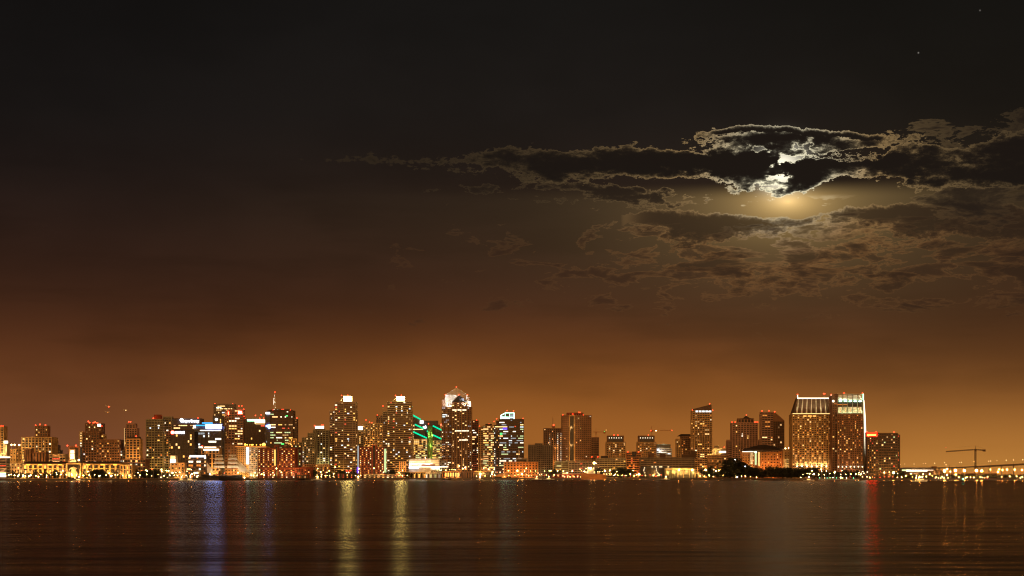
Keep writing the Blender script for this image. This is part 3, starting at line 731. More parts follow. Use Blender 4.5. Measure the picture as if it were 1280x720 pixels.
pprism(b, 'spire', [(342.3, 512), (344.1, 512), (344, 505), (344.1, 497), (343.8, 491.5), (343.3, 491.5), (342.4, 496), (341.3, 500), (341.4, 503.5), (342.3, 505)], M['white'], 8, 1.6)
for y in (510, 503): flood(b['root'], 342.7, y, b['Yf'] + 1.5, (1, .95, .85), 2200)
pbox(b, 'roof_sign', 332.2, 337.4, 515.2, 517.6, EM['sign_white'], -4.6, .6)
pprism(b, 'star_sign', [(332.4, 531.8), (334.5, 531.2), (337.6, 531), (337.7, 535.4), (335.6, 535.2), (334.4, 533.4), (332.6, 533.2)], EM['sign_blue'], -4.4, .5)
pprism(b, 'star_centre', [(335.2, 531.8), (337, 532), (337.2, 534.9), (335.8, 534.4)], EM['sign_white'], -5, .5)
for x0, x1, y in ((352.5, 356.2, 535.3), (359.8, 361.4, 535.3)): pbox(b, 'window', x0, x1, y - .6, y + .6, EM['window_reddish'], -.9, .4)
for x0, x1, y in ((357.2, 359.6, 519.8), (351.5, 355, 555)): pbox(b, 'window', x0, x1, y - .7, y + .7, EM['window_green'], -.9, .4)
b = building('roof_pavilion', 'dark block with a small ochre lit box on top beside the spire tower', C, 240,
    [D(361.5, 376, 556.5, sty='office', wall='dark_brown', lit=.25, pal=['yellow', 'greenish']), D(361, 370.3, 548.5, sty='plain', wall='tower_gold', nobands=1, lit=0, do=3, dep=8, yb=556)])
flood(b['root'], 362.5, 555, b['Yf'] - 3, (1, .55, .15), 5000)
# two red window-filled hotels
for (xa, xb, xp, xq, yt, sy, lab) in ((322.5, 368.5, 343.5, 348, 560.5, 'a', 'red brick hotel full of yellow windows below the spire tower'), (449.5, 479.5, 465.3, 470.2, 559.5, 'b', 'red brick hotel full of yellow windows between the two lantern towers')):
    b = building('brick_hotel', lab, 'hotel', 70,
        [D(xa, xb, yt, sty='plain', wall='red', bay=3.2, pw=1.1, fl=3.1, bh=1.3, lit=.52, pal=['yellow', 'warm', 'yellow', 'orange', 'white'], do=0), D(xp, xq, yt - 3.2, sty='plain', wall='red', lit=0, nobands=1, bay=30, do=-1.4, dep=10)], maxwin=100, street=.3)
    if sy == 'a':
        pbox(b, 'stair_light', 342.9, 344.4, 562, 582, EM['window_yellow'], -2.2, .6)
        a = b
        pbox(b, 'lower_storey', 323, 392, 585, 586.1, M['red'], -3, 3); 
    else:
        pbox(b, 'violet_strip', 446.8, 448.4, 557, 584, EM['window_dimcool'], -1, 1); pbox(b, 'violet_strip', 446, 448.6, 584, 591.5, EM['neon_violet'], -1.4, 1)
        pbox(b, 'green_strip', 480.2, 482.8, 561, 591, EM['window_greenish'], -1, 1)
b = building('restaurant_terrace', 'long low pier restaurant with three rows of red and orange lights', 'restaurant', 40,
    [D(324, 388, 584.6, sty='plain', wall='red', fl=2.4, bh=.9, bay=4.5, pw=2, lit=.38, pal=['reddish', 'orange', 'warm'])], street=.25)
b = building('stair_tower', 'slim column of green lights beside the stepped green building', 'tower', 110, [D(368.8, 371.8, 562, sty='grid', wall='grey_green', lit=.95, bay=3, pal=['greenish', 'dimcool'])])
b = building('stepped_building', 'olive stepped apartment building climbing towards the white capped tower', C, 210,
    [D(371, 378, 553.5, sty='grid', wall='grey_green', lit=.25, bay=4, pal=OFF), D(377.5, 385, 547.3, sty='grid', wall='grey_green', lit=.3, do=2, pal=OFF), D(384.5, 392.5, 541.5, sty='grid', wall='grey_green', lit=.18, do=4, pal=OFF), D(391, 394, 537.5, sty='grid', wall='grey_green', lit=.1, do=6)])
b = building('stone_tower', 'olive ribbed tower capped by a square white lantern left of the balcony tower', C, 250,
    [D(392.8, 410.5, 538.3, sty='piers', wall='grey_green', lit=.12, bay=4.4, pal=OFF), D(394, 405, 536.3, sty='plain', wall='grey_green', lit=0, do=2)], [(393.2, 532), (402.3, 531.3), (404, 531.6)])
pbox(b, 'lantern', 394.2, 404.4, 532.6, 536.3, EM['sign_warm'], 2, 6)
flood(b['root'], 406, 582, b['Yf'] - 7, (.9, .9, .3), 9000); flood(b['root'], 396, 582, b['Yf'] - 7, (.9, .8, .3), 7000)
b = building('podium', 'low terracotta podium under the olive ribbed tower', C, 120, [D(378, 411, 581, sty='grid', wall='brown', lit=.3, pal=WARM)])
# twin lantern towers
for (x0, x1, x2, x3, ys, yt, cx0, cx1, ct, bx, seedlab, yy) in (
    (412, 418.3, 444, 446.2, 513.8, 502.6, 429.6, 439.2, 495.3, (427, 434.8), 'balcony tower with a blazing square lantern next to the white capped ribbed tower', 0),
    (478.3, 484, 512, 515.3, 514.5, 502.2, 496, 505.4, 495.6, (494.4, 501.8), 'balcony tower with a blazing square lantern beside the green neon roofs', 1)):
    W_ = 'beige' if yy == 0 else 'beige'
    b = building('lantern_tower', seedlab, C, 200,
        [D(x1, x3 - 1.5, yt, sty='bands', wall=W_, glass='brown_glass', lit=.16, bay=4.6, pw=.6, piers=3, pal=OFF + ['yellow', 'reddish'], dep=26), D(x0, x1 + .5, ys, sty='bands', wall=W_, glass='brown_glass', lit=.14, bay=4, piers=2, do=3, pal=OFF), D(x3 - 2, x3, ys, sty='bands', wall=W_, glass='brown_glass', lit=.2, do=3, bay=4)],
        [(bx[0], 494.3), (bx[1], 494.2)], maxwin=100)
    pbox(b, 'lantern', cx0, cx1, ct, yt - .6, EM['crown_yellow'], 6, 9)
    pbox(b, 'roof_terrace', cx0 - 5.5, cx1 + 1.5, yt - 1.0, yt - .6, M['cream'], 1, 16)
    pbar(b, 'roof_brace', (cx0 - 5.4, yt - .6), (cx0 - 1.5, yt - 5), .5, M['cream'], 5)
    flood(b['root'], cx0 - 3, yt - 1.8, b['Yf'] + 4, (1, .8, .35), 2500)
    b['pod'] = 1
    if yy:
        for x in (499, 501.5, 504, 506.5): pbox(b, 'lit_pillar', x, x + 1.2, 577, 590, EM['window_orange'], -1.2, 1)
        flood(b['root'], 503, 594, b['Yf'] - 7, (1, .5, .15), 8000)
    for x0_, x1_, y in ((432, 435, 588.6), (436, 438.4, 588.6)) if not yy else (): pbox(b, 'window', x0_, x1_, y - 1, y + 1, EM['window_reddish'], -1.2, .4)
b = building('office_block', 'square white lit sign block between the lantern tower and the ochre grid', C, 330, [D(445.8, 454, 537.6, sty='grid', wall='beige', lit=.2, pal=WARM)])
pbox(b, 'roof_sign', 446.3, 453.3, 532.8, 537.2, EM['sign_warm'], -1, 3)
b = building('apartment_building', 'ochre gridded apartment slab with a narrow stub tower behind the red hotel', C, 360,
    [D(453.5, 477.8, 529.5, sty='grid', wall='tower_gold', lit=.22, pal=WARM, bay=4), D(470.3, 478.3, 519.5, sty='piers', wall='brown', lit=.03, do=4, dep=14)], [(457.5, 524.8), (462, 527.8), (464.8, 528.3), (471.7, 518.8), (478.7, 507.4)])
flood(b['root'], 466, 560, b['Yf'] - 24, (1, .5, .15), 22000)
# green neon roofs
b = building('neon_roof_towers', 'cluster of towers whose slanted roofs are edged in green neon', C, 330,
    [D(511, 518, 531, sty='office', wall='beige', lit=.35, pal=['yellow', 'warm', 'greenish'], run=3, do=4), D(517, 534, 549, sty='bands', wall='cream', glass='brown_glass', lit=.5, run=3, bay=3.4, pal=['greenish', 'yellow', 'warm', 'dimwarm'], do=0, dep=26),
     D(540.5, 552.5, 551, sty='bands', wall='cream', glass='brown_glass', lit=.45, run=2, bay=3.4, pal=['greenish', 'yellow', 'dimwarm'], do=0, dep=26)],
    [(535.6, 529.6)], maxwin=100)
for pts, dy, dp in (([(511.5, 531), (511.5, 516.2), (526.5, 524.8), (526.5, 531)], 14, 16), ([(516.5, 545), (516.5, 530), (531, 537), (531, 545)], 7, 14), ([(516.8, 549.4), (516.8, 539.8), (534.5, 548.2), (534.5, 549.4)], .3, 24),
                    ([(541, 545), (541, 532), (552.3, 538.2), (552.3, 545)], 7, 14), ([(541, 551.3), (541, 543.2), (552.3, 549.2), (552.3, 551.3)], .3, 24), ([(511, 517), (511, 505.6), (515, 508.5), (515, 517)], 20, 12)):
    pprism(b, 'slanted_roof', pts, M['brown_glass'], dy, dp)
pbox(b, 'rear_tower', 526.5, 547.5, 525.8, 549, M['brown_glass'], 34, 16); pbox(b, 'rear_tower', 531, 550, 530.8, 549, M['brown_glass'], 28, 5)
for a, c, dy in (((511.2, 506.2), (515.2, 509), 19), ((511.4, 516.4), (526, 524.4), 13), ((518.3, 530.4), (530.4, 536.2), 6), ((516.4, 539.7), (533.6, 547.6), -.6), ((533.6, 539.6), (536.4, 538), -.9), ((541, 532.2), (552.2, 537.7), 6), ((541, 543.6), (552.2, 548.8), -.6)):
    pbar(b, 'neon_tube', a, c, 1.25, EM['neon_green'], dy, 6)
pbox(b, 'green_shaft', 534.8, 537, 532.2, 575, M['green'], -2.5, 12); pbox(b, 'green_shaft', 537.8, 540.6, 533, 575, M['green'], -2.5, 12)
for y in (572, 558, 545): flood(b['root'], 539.5, y, b['Yf'] - 6, (.85, 1, .3), 4200); 
for y in (545,): flood(b['root'], 536, y, b['Yf'] - 6, (.5, 1, .3), 2500)
pbox(b, 'lit_storey', 513, 528.5, 536.2, 537.2, EM['window_warm'], 3.2, .4)
pbox(b, 'roof_sign', 525, 529, 525.6, 529.6, EM['sign_white'], 12, 1)
pprism(b, 'star_sign', [(528.5, 533), (531, 532.8), (532.2, 531.4), (533, 534.6), (532, 536), (530, 535.4)], EM['sign_white'], 4, 1)
b = building('white_terrace_building', 'floodlit white building with four stacked decks and a long canopy', C, 75,
    [D(511.5, 549, 574, sty='bands', wall='white', glass='white', fl=3.6, bh=1.5, bay=9, lit=0, dep=20), D(549, 558, 576, sty='grid', wall='concrete', lit=.4, pal=COOL, do=6, dep=10)])
pbox(b, 'canopy', 513, 560.3, 582.8, 584.2, M['white'], -6, 14)
for x in range(513, 550, 4): flood(b['root'], x, 584.8 if x > 540 else 580.5, b['Yf'] - 3.2, (1, .96, .88), 1500, .5)
pbox(b, 'lit_deck', 511.2, 523, 583.2, 585.6, EM['sign_white'], -6.6, .6); pbox(b, 'lit_deck', 523, 560, 583.3, 583.9, EM['sign_warm'], -6.6, .4)
for y in (576.2, 578.6, 581): pbox(b, 'lit_deck', 512, 548, y - .35, y + .35, EM['window_warm'], -.8, .3)
pbox(b, 'red_sign', 527, 544, 580.6, 582, M['red'], -1.6, .6)
# pyramid crowned tower
b = building('pyramid_tower', 'tallest tower with a floodlit white faceted pyramid crown and front gable', 'skyscraper', 260,
    [D(552.2, 589.2, 509, sty='grid', wall='brown', glass='glass', lit=.17, rowvar=1, bay=3.2, pw=.9, bh=1.5, run=2, pal=['white', 'warm', 'cool', 'dimwarm', 'dimcool'], dep=44), D(565, 584, 503.5, sty='grid', wall='brown', glass='glass', lit=.22, pw=.9, bay=4.5, do=-4, dep=30, pal=['warm', 'dimwarm'])],
    [(570.4, 483.7), (556.7, 493.4), (584.4, 493.4), (573.8, 493.3)], maxwin=100)
beacon(b, 551.6, 531, 'lamp_red', 1.5, False)
Yf = b['Yf']
def L3(px, py, dy): 
    p = local(b, px, py, dy); return (p.x, p.y, p.z)
# faceted crown: square base, four corners pulled in, apex
z0 = local(b, 570, 509, 0).z + 1; z1 = local(b, 570, 502.5, 20).z; z2 = local(b, 570, 494, 20).z; za = local(b, 570, 485, 20).z
xl, xr = local(b, 554.6, 500, 0).x, local(b, 586.6, 500, 0).x; xm = (xl + xr) / 2
m_ = MB(); m_.frustum(xl, xr, 3, 41, z0, xl, xr, 3, 41, z1); m_.frustum(xl + .1, xr - .1, 3.1, 40.9, z1, xl + 3, xr - 3, 6, 38, z2); m_.frustum(xl + 3, xr - 3, 6, 38, z2, xm - .7, xm + .7, 21.3, 22.7, za)
m_.build('crown', M['white'], b['root'])
pprism(b, 'gable', [(565.3, 504.5), (565.3, 502), (574.3, 493.6), (583.6, 502), (583.6, 504.5)], M['black'], -3.8, 14)
pbox(b, 'corner_turret', 552.4, 556.3, 499, 509, M['brown'], 1, 8); pbox(b, 'corner_turret', 584.6, 587, 496, 509, M['brown'], 4, 8)
for x0, x1, y0, y1 in ((558.5, 564.5, 507.5, 510.4), (553.5, 557, 509, 510.6), (584.5, 588.3, 501.5, 504.2), (586.4, 588.6, 504, 510.4), (558.2, 559.6, 502, 508)): pbox(b, 'crown_light', x0, x1, y0, y1, EM['window_white'], .3, .5)
for px, py, pw_ in ((556.5, 506.5, 9000), (561, 506, 8000), (580.5, 506, 8000), (585, 506.5, 7000), (563, 500, 5000), (579, 500, 5000)): flood(b['root'], px, py, Yf - 9, (.93, .97, 1), pw_ * 1.15, .5, 120, (0, 1, .8))
for x in (565.2, 571, 577, 583.6): pbar(b, 'rib', (x, 591), (x, 504.5), .45, M['tower_gold'], -4.7)
for x in (552.3, 558.6, 588.9): pbar(b, 'rib', (x, 591), (x, 511), .45, M['tower_gold'], -.9)
pbar(b, 'rib', (556.9, 493.8), (570.4, 484.6), .35, M['white'], 4.5); pbar(b, 'rib', (584.2, 493.8), (570.4, 484.6), .35, M['white'], 4.5)
for x0, x1, y in ((565.3, 571, 512.5), (572, 577, 512.5), (578, 583, 512.5), (553, 559, 518.5), (553, 556.5, 521), (569, 586, 538.6), (574, 585, 550)): pbox(b, 'window', x0, x1, y - .55, y + .55, EM['window_white' if x0 > 564 else 'window_cool'], -4.9 if x0 > 564 else -.9, .4)
b = building('slab_tower', 'plain dark brown slab tower close against the pyramid tower', C, 330, [D(589, 597.8, 526, sty='office', wall='red', lit=.14, pal=['warm', 'white'], run=3)], [(595.8, 525.2)])
b = building('office_tower', 'ochre tower with bands of yellow windows between slab and glass towers', C, 310,
    [D(598, 604, 533.6, sty='grid', wall='tower_gold', lit=.04), D(603.8, 618, 532.5, sty='office', wall='tower_gold', bh=1.6, lit=.5, run=3, pal=['yellow', 'warm', 'dimwarm', 'greenish'], do=-1), D(617.8, 624.5, 532.6, sty='grid', wall='tower_gold', lit=.1, do=1), D(607, 614.5, 530.4, sty='plain', wall='roof', lit=0, do=4, dep=8)],
    [(599.3, 532.8), (607.5, 530.5), (611.3, 530.2)])
b = building('glass_tower', 'dark glass tower with a teal lit tiara crown and strips of white windows', C, 290,
    [D(624, 654.6, 524.2, sty='office', wall='dark_brown', glass='glass', lit=.33, run=4, pal=COOL + ['white', 'warm'], rowvar=1, grad=lambda t: 1.5 if t > .5 else .55), D(620.5, 624.5, 526.5, sty='office', wall='dark_brown', lit=.1, do=4), D(617.5, 621, 531.5, sty='office', wall='dark_brown', lit=.3, do=8, pal=COOL)],
    [(633.8, 513.3), (641.9, 513.5), (653.8, 523), (620.8, 523.4), (617.6, 526.8), (644, 533)])
pprism(b, 'tiara', [(625.8, 524), (625.8, 519.4), (632, 516), (642.6, 516), (642.6, 524)], M['brown_glass'], 3, 18)
for q in (((625.8, 524.1), (642.6, 524.1), .8), ((625.9, 524), (625.9, 519.4), .8), ((625.8, 519.4), (632, 516), .7), ((632, 516.1), (642.6, 516.1), .6), ((631.5, 524), (631.5, 517), .35), ((637, 524), (637, 517), .35), ((642.6, 524), (642.6, 516), .7), ((626, 521), (642.6, 521.6), .4)): pbar(b, 'tiara_light', q[0], q[1], q[2], EM['sign_teal'], 2.2)
pbox(b, 'tiara_panel', 626.4, 636, 521.6, 523.6, EM['window_cool'], 2.4, .4); pbox(b, 'tiara_panel', 637.6, 642, 518, 523.4, EM['window_dimcool'], 2.4, .4)
pbox(b, 'blue_sign', 628.5, 634, 534.5, 537, EM['neon_violet'], -1.4, .5); pbox(b, 'green_window', 625.2, 627.8, 541, 543.4, EM['window_green'], -1.2, .4); pbox(b, 'red_window', 643.2, 645, 532.4, 533.6, EM['window_reddish'], -1.2, .4)
pbox(b, 'lit_storey', 618.6, 634, 533, 534, EM['window_warm'], -1.2, .4)
b = building('harbour_shed', 'long low orange lit building with a row of small square windows', C, 110,
    [D(630, 672.3, 577.8, sty='plain', wall='rust', fl=4, bay=4.8, pw=2.6, bh=2.0, lit=0, dep=30), D(645, 659, 573.4, sty='plain', wall='concrete', lit=0, nobands=1, bay=40, do=10, dep=10)])
for x in (634, 644, 654, 664): flood(b['root'], x, 597, b['Yf'] - 10, (1, .46, .13), 7000)
MB().bar((0, 0, 0), (0, 0, WZ(560, b['Yf']) - WZ(577, b['Yf'])), .8).build('flue', M['concrete'], b['root']).location = local(b, 648.6, 577, 12)
b = building('unfinished_tower', 'dark unlit concrete frame building with bare floors and rooftop posts', C, 200,
    [D(660.5, 671, 556.5, sty='grid', wall='dark_concrete', bay=3, lit=.006), D(669, 678, 554.6, sty='grid', wall='dark_concrete', lit=0, do=3), D(677.5, 691, 556.6, sty='grid', wall='dark_concrete', lit=.005, do=1)])
for x in (661.2, 663.5, 666.5, 684, 686.5): pbar(b, 'post', (x, 556.4), (x, 554.4), .4, M['dark_concrete'], 3)
b = building('office_tower', 'brown tower with vertical columns of small white windows beside a crane mast', C, 330,
    [D(680, 706, 535.8, sty='piers', wall='brown', lit=.05, bay=3.2, pal=['warm']), D(686.5, 689.5, 542, sty='grid', wall='brown', lit=.55, bay=2.4, do=-1, dep=4, pal=['cool', 'warm', 'dimwarm'], yb=557), D(696.3, 704, 541, sty='grid', wall='brown', bay=2.4, lit=.62, do=-1, dep=4, pal=['cool', 'white', 'warm'], yb=578)])
flood(b['root'], 694, 578, b['Yf'] - 6, (1, .45, .1), 9000); flood(b['root'], 694, 560, b['Yf'] - 6, (1, .45, .1), 4500)
b = building('apartment_tower', 'tall plain residential tower with one smooth ochre corner strip', C, 250,
    [D(702.5, 739, 519.5, sty='grid', wall='brown', glass='brown_glass', bay=3.4, pw=1.1, bh=1.7, lit=.022, pal=['greenish', 'warm', 'cool']), D(711.5, 718, 519.6, sty='plain', wall='tower_gold', nobands=1, bay=40, lit=0, do=-1.5, dep=8), D(709, 729, 516.2, sty='plain', wall='red', nobands=1, lit=0, do=6)],
    [(703.6, 518.6), (716, 517.6), (723.7, 515.4), (725, 515.6), (729, 518.8)])
for y in (578, 556, 534): flood(b['root'], 714.5, y, b['Yf'] - 16, (1, .5, .15), 6500, .5, 110, (0, 1, .3))
b = building('narrow_block', 'faint narrow brown block hidden behind the residential tower', C, 600, [D(739, 748.5, 547, sty='grid', wall='brown', lit=.0)])
b = building('garage', 'low beige lattice fronted garage at the foot of the ochre corner tower', 'garage', 130, [D(694, 711, 577, sty='bands', wall='grey_green', fl=3, bh=1.4, lit=.2, pal=['dimwarm', 'greenish'])])
b = building('long_office', 'long low concrete office with dark strip windows behind the moored patrol ship', C, 120,
    [D(711, 746, 576.3, sty='bands', wall='concrete', glass='glass', lit=.05, fl=3.6, bh=1.6, bay=4.4, pal=['warm', 'reddish']), D(746, 782.5, 573, sty='bands', wall='concrete', glass='glass', lit=.03, fl=3.6, bh=1.8, bay=4.4, do=2), D(752, 760, 570.5, sty='plain', wall='roof', lit=0, do=6)], [(739.7, 571), (747.2, 571)])
# two arch topped towers
for x0, x1, lab, top in ((758.2, 782.2, 'squat ochre tower with a row of white lamps under its cornice above the patrol ship', 760), (797.2, 820.5, 'squat ochre tower with a row of white lamps behind the warship boxes', 798.5)):
    b = building('lamp_row_tower', lab, C, 330,
        [D(x0, x1 - .6, 553, sty='piers', wall='tower_gold', lit=.2, bay=3.6, pw=1.2, bh=1.4, pal=WARM + ['white']), D(x0 + 1.5, x1 - 2.5, 545, sty='plain', wall='brown', lit=0, nobands=1, bay=40, do=1.5)],
        [((x0 + x1) / 2 - 2.6, 543.8), ((x0 + x1) / 2 + 2.2, 544)] if x0 < 790 else [(810.5, 543.8)])
    for i in range(6): link('cornice_lamp', ball(.85, EM['window_white'], 'cornice_lamp'), b['root'], local(b, x0 + 3.4 + i * 3, 547.4, .6))
b = building('control_block', 'orange brick block with a column of tiny red lights beside dark boxes', C, 170,
    [D(783.5, 801, 566, sty='office', wall='rust', lit=.10, pal=['reddish', 'orange']), D(790.5, 795, 565, sty='plain', wall='black', lit=0, nobands=1, do=-1, dep=8, yb=571)], [(784.7, 565), (798.2, 564.8)])
b = building('long_office', 'very long low concrete office with rooftop plant boxes behind the warm lit shed', C, 150,
    [D(801, 868, 572.2, sty='bands', wall='dark_concrete', glass='glass', lit=.02, fl=3.4, bh=2, bay=5, dep=26)])
for x0, x1, y in ((811, 817.5, 566), (825, 832, 566), (853, 862, 568), (862, 870, 563.5)): pbox(b, 'plant_box', x0, x1, y, 572.4, M['dark_brown'], 4, 10)
b = building('dark_boathouse', 'black windowless boathouse with white lamps along its eaves', 'boathouse', 45, [D(801, 838, 584.2, sty='plain', wall='black', lit=0, nobands=1, bay=60, dep=22)])
for x in (814.5, 818.8, 824, 826, 834.5): pbox(b, 'eaves_lamp', x, x + 1.8, 583.2, 584, EM['window_white'], -1, .6)
for x, y in ((805.8, 584.8), (805, 586.6), (804.8, 588.4), (806, 591), (820.8, 586.2), (820.5, 588.2), (821.6, 590.6), (823, 592)): link('wall_lamp', ball(.65, EM['window_white'], 'wall_lamp'), b['root'], local(b, x, y, -1.2))
b = building('white_stepped_block', 'pale terraced block with a glaring white corner lamp behind long office', C, 420,
    [D(821, 839.5, 560.5, sty='bands', wall='white', lit=.06, fl=4, bh=1.8, pal=COOL), D(822, 838, 555.8, sty='plain', wall='grey_green', lit=0, do=3)])
link('corner_lamp', ball(1.7, EM['sign_white'], 'corner_lamp'), b['root'], local(b, 822.8, 562.5, -3)); flood(b['root'], 825, 564, b['Yf'] - 4, (.9, 1, .85), 5000); flood(b['root'], 831, 565, b['Yf'] - 4, (.9, 1, .85), 3500)
b = building('lit_shed', 'long yellow lit shed on the quay beneath two orange street lamps', 'shed', 35, [D(833, 869, 586.2, sty='plain', wall='cream', lit=0, nobands=1, bay=9, pw=.4, dep=24), D(868.5, 873, 591.5, sty='plain', wall='cream', lit=0, nobands=1, bay=9, do=0)])
for x in (837, 845, 853, 861, 869): flood(b['root'], x, 590, b['Yf'] - 17, (1, .60, .13), 15000, .5)
for x in (848.5, 865): flood(b['root'], x, 588, b['Yf'] - 4, (1, .66, .2), 1500, .5)
# domed pair and slanted tower
b = building('hipped_tower', 'short orange tower with a dark hipped roof in front of the slant roof tower', C, 330,
    [D(845.5, 852.5, 549, sty='grid', wall='tower_gold', lit=.15), D(851.5, 866, 546, sty='grid', wall='brown', glass='glass', lit=.08, do=-2), D(858, 869, 549, sty='grid', wall='tower_gold', lit=.1, do=1)])
a = local(b, 847, 546, 0); c = local(b, 863, 542.5, 0); MB().frustum(a.x, local(b, 866, 546, 0).x, -2, 14, a.z + .9, a.x + 6, c.x - 1, 3, 9, c.z).build('roof', M['roof'], b['root'])
b = building('slant_roof_tower', 'tall orange tower with a roof rising to a point and lit top storey', C, 300,
    [D(865.6, 890, 513.5, sty='grid', wall='tower_gold', glass='glass', lit=.12, bay=4, pw=.9, run=2, pal=WARM + ['white']), D(863.8, 868, 526, sty='grid', wall='tower_gold', lit=.15, do=-1.5, dep=6)],
    [(865.6, 512.6), (871, 512.4), (887, 504.6), (890.8, 512.7)])
pprism(b, 'roof', [(866.2, 513.4), (866.5, 511.2), (887.6, 505.8), (889.4, 506), (889.6, 513.4)], M['dark_brown'], 1, 20)
for i in range(5): pbox(b, 'lit_storey', 869.6 + i * 4.1, 872.6 + i * 4.1, 513.2, 515.2, EM['window_cool'], -1.1, .4)
b = building('office_block', 'low brown office under the slant roof tower behind orange lamps', C, 130, [D(886.5, 911, 569.3, sty='bands', wall='brown', lit=.12, fl=3.6, bay=4, pal=['orange', 'warm'])])
b = building('yellow_block', 'small yellow washed block between the slant roof tower and gabled tower', C, 420, [D(890.8, 901, 560.5, sty='plain', wall='cream', lit=.1), D(894.5, 898.5, 557.6, sty='plain', wall='cream', lit=0, do=2)], [(905.4, 559), (908, 561.2)])
for x in (893, 899): flood(b['root'], x, 566, b['Yf'] - 6, (1, .7, .2), 4200)
pbox(b, 'lit_storey', 899, 910, 563.8, 566, EM['sign_warm'], -1.2, .5); pbox(b, 'annexe', 898, 911, 561.8, 569, M['dark_brown'], 0, 8)
b = building('gabled_tower', 'pink gridded hotel tower with a dark gabled penthouse and stepped shoulders', C, 330,
    [D(915.3, 947.2, 528.6, sty='piers', wall='pink', glass='brown_glass', bay=4.4, pw=1.5, bh=1.2, lit=.035, pal=['warm', 'yellow', 'white'], dep=24), D(910.2, 949.8, 550.2, sty='bands', wall='pink', glass='brown_glass', lit=.05, bh=1.3, do=2, dep=24, bay=5), D(923, 942.5, 523.4, sty='plain', wall='brown', lit=0, bay=5, nobands=1, do=4, dep=12)],
    [(915, 527.8), (919, 527.6), (933, 518.8), (943.5, 527.8), (944.8, 527.6), (947, 527.8)])
pprism(b, 'gable_roof', [(923, 523.4), (930, 522.6), (933, 519.8), (937.5, 522.6), (942.5, 523.4)], M['roof'], 3, 14)
b = building('cut_corner_tower', 'plain brown striped tower with one diagonally cut upper corner', C, 320,
    [D(952.4, 966.5, 515.4, sty='bands', wall='pink', glass='brown_glass', lit=.05, bh=1.2, bay=4.5, run=2, pal=['warm', 'orange'], dep=26), D(966.5, 980, 526.2, sty='glassy', wall='brown', glass='brown_glass', lit=.05, do=-1, dep=26, pal=['warm', 'dimwarm'])],
    [(952.6, 513.6), (961.2, 513.4), (968.3, 514.8)])
pprism(b, 'slanted_top', [(966.4, 526.4), (966.4, 515.2), (968.5, 515.2), (980, 525), (980, 526.4)], M['brown'], -.8, 25)
# saucer roofed building
b = building('saucer_roof_building', 'orange walled waterfront village under a wide dark saucer roof', C, 190,
    [D(928.5, 944, 565, sty='plain', wall='rust', lit=.1, do=6, pal=['warm']), D(948, 978, 563.6, sty='plain', wall='rust', lit=.2, do=4, bay=4.6, pal=WARM)])
p = local(b, 953.5, 563.5, 16); k = WX(1, b['Yf']) - WX(0, b['Yf'])
MB().lathe(p.x, p.y, [(20 * k, p.z - 1.5), (26 * k, p.z + 1.2), (25 * k, p.z + 2.4), (14 * k, p.z + 6), (8 * k, p.z + 8), (3 * k, p.z + 9)], 40).build('saucer_roof', M['roof'], b['root'])
link('roof_lamp', ball(.8, EM['window_green'], 'roof_lamp'), b['root'], local(b, 951.7, 557, 10))
pbox(b, 'white_column', 937.5, 941, 566, 580, M['white'], -1, 3); pbox(b, 'lit_column', 943.6, 945.8, 565.6, 581, EM['window_greenish'], -2, 1); pbox(b, 'lit_column', 948.3, 949.3, 565, 582, EM['window_warm'], -2, 1)
pbox(b, 'eaves_light', 928, 944, 564.2, 565.1, EM['window_white'], -1.6, 1); link('roof_lamp', ball(1.5, EM['sign_teal'], 'eaves_lamp'), b['root'], local(b, 944.6, 565, -3))
flood(b['root'], 939, 581, b['Yf'] - 5, (1, .85, .5), 3000)
for x in (955, 965, 974): flood(b['root'], x, 590, b['Yf'] - 12, (1, .42, .12), 5000)
b = building('service_block', 'narrow ochre block with two glaring roof lamps beside the grand hotel', C, 260, [D(980.5, 990.5, 562.5, sty='plain', wall='tower_gold', lit=0), D(980.8, 991, 574, sty='grid', wall='cream', lit=.5, do=-2, dep=6, pal=['yellow', 'dimwarm'])])
for x, y in ((981.8, 560.6), (986, 560), (987.4, 558.8)): beacon(b, x, y, 'lamp_white', .9, False)
for x in (984,): flood(b['root'], x, 585, b['Yf'] - 7, (1, .6, .2), 7000)

# grand hotel: two towers
b = building('grand_hotel', 'huge twin hotel slab with a floodlit mansard crown over rows of windows', 'hotel', 220,
    [D(990.5, 1041.5, 518.5, sty='piers', wall='tower_gold', glass='brown_glass', bay=3.5, pw=1.1, bh=1.2, fl=3.1, lit=.27, pal=HOTEL, dep=30, do=0)], maxwin=100)
a = local(b, 991.5, 517.2, 0); c = local(b, 1038.6, 497.4, 0); e_ = local(b, 1041, 517.2, 0); f_ = local(b, 997.3, 497.4, 0)
MB().frustum(a.x, e_.x, 1, 29, a.z, f_.x, c.x, 7, 23, c.z).build('mansard_roof', M['dark_brown'], b['root'])  # dark cladding deepens the gaps between the light streaks painted by the ribs
pbox(b, 'crown_ledge', 989.7, 1043.8, 516.4, 517.6, M['cream'], -2.5, 8); pbox(b, 'crown_ledge', 989.4, 1043, 518.0, 518.9, M['cream'], -1.4, 4)
pbox(b, 'ledge_light', 991, 1042, 516.6, 517.2, EM['window_warm'], -3.0, .4)
pbox(b, 'ridge_light', 996.8, 1039, 497.2, 498.2, EM['strip_white'], 5.6, .8)
for x in (997, 1039): pbox(b, 'ridge_finial', x - .4, x + .5, 493.6, 497.2, EM['strip_white'], 5.8, .8)
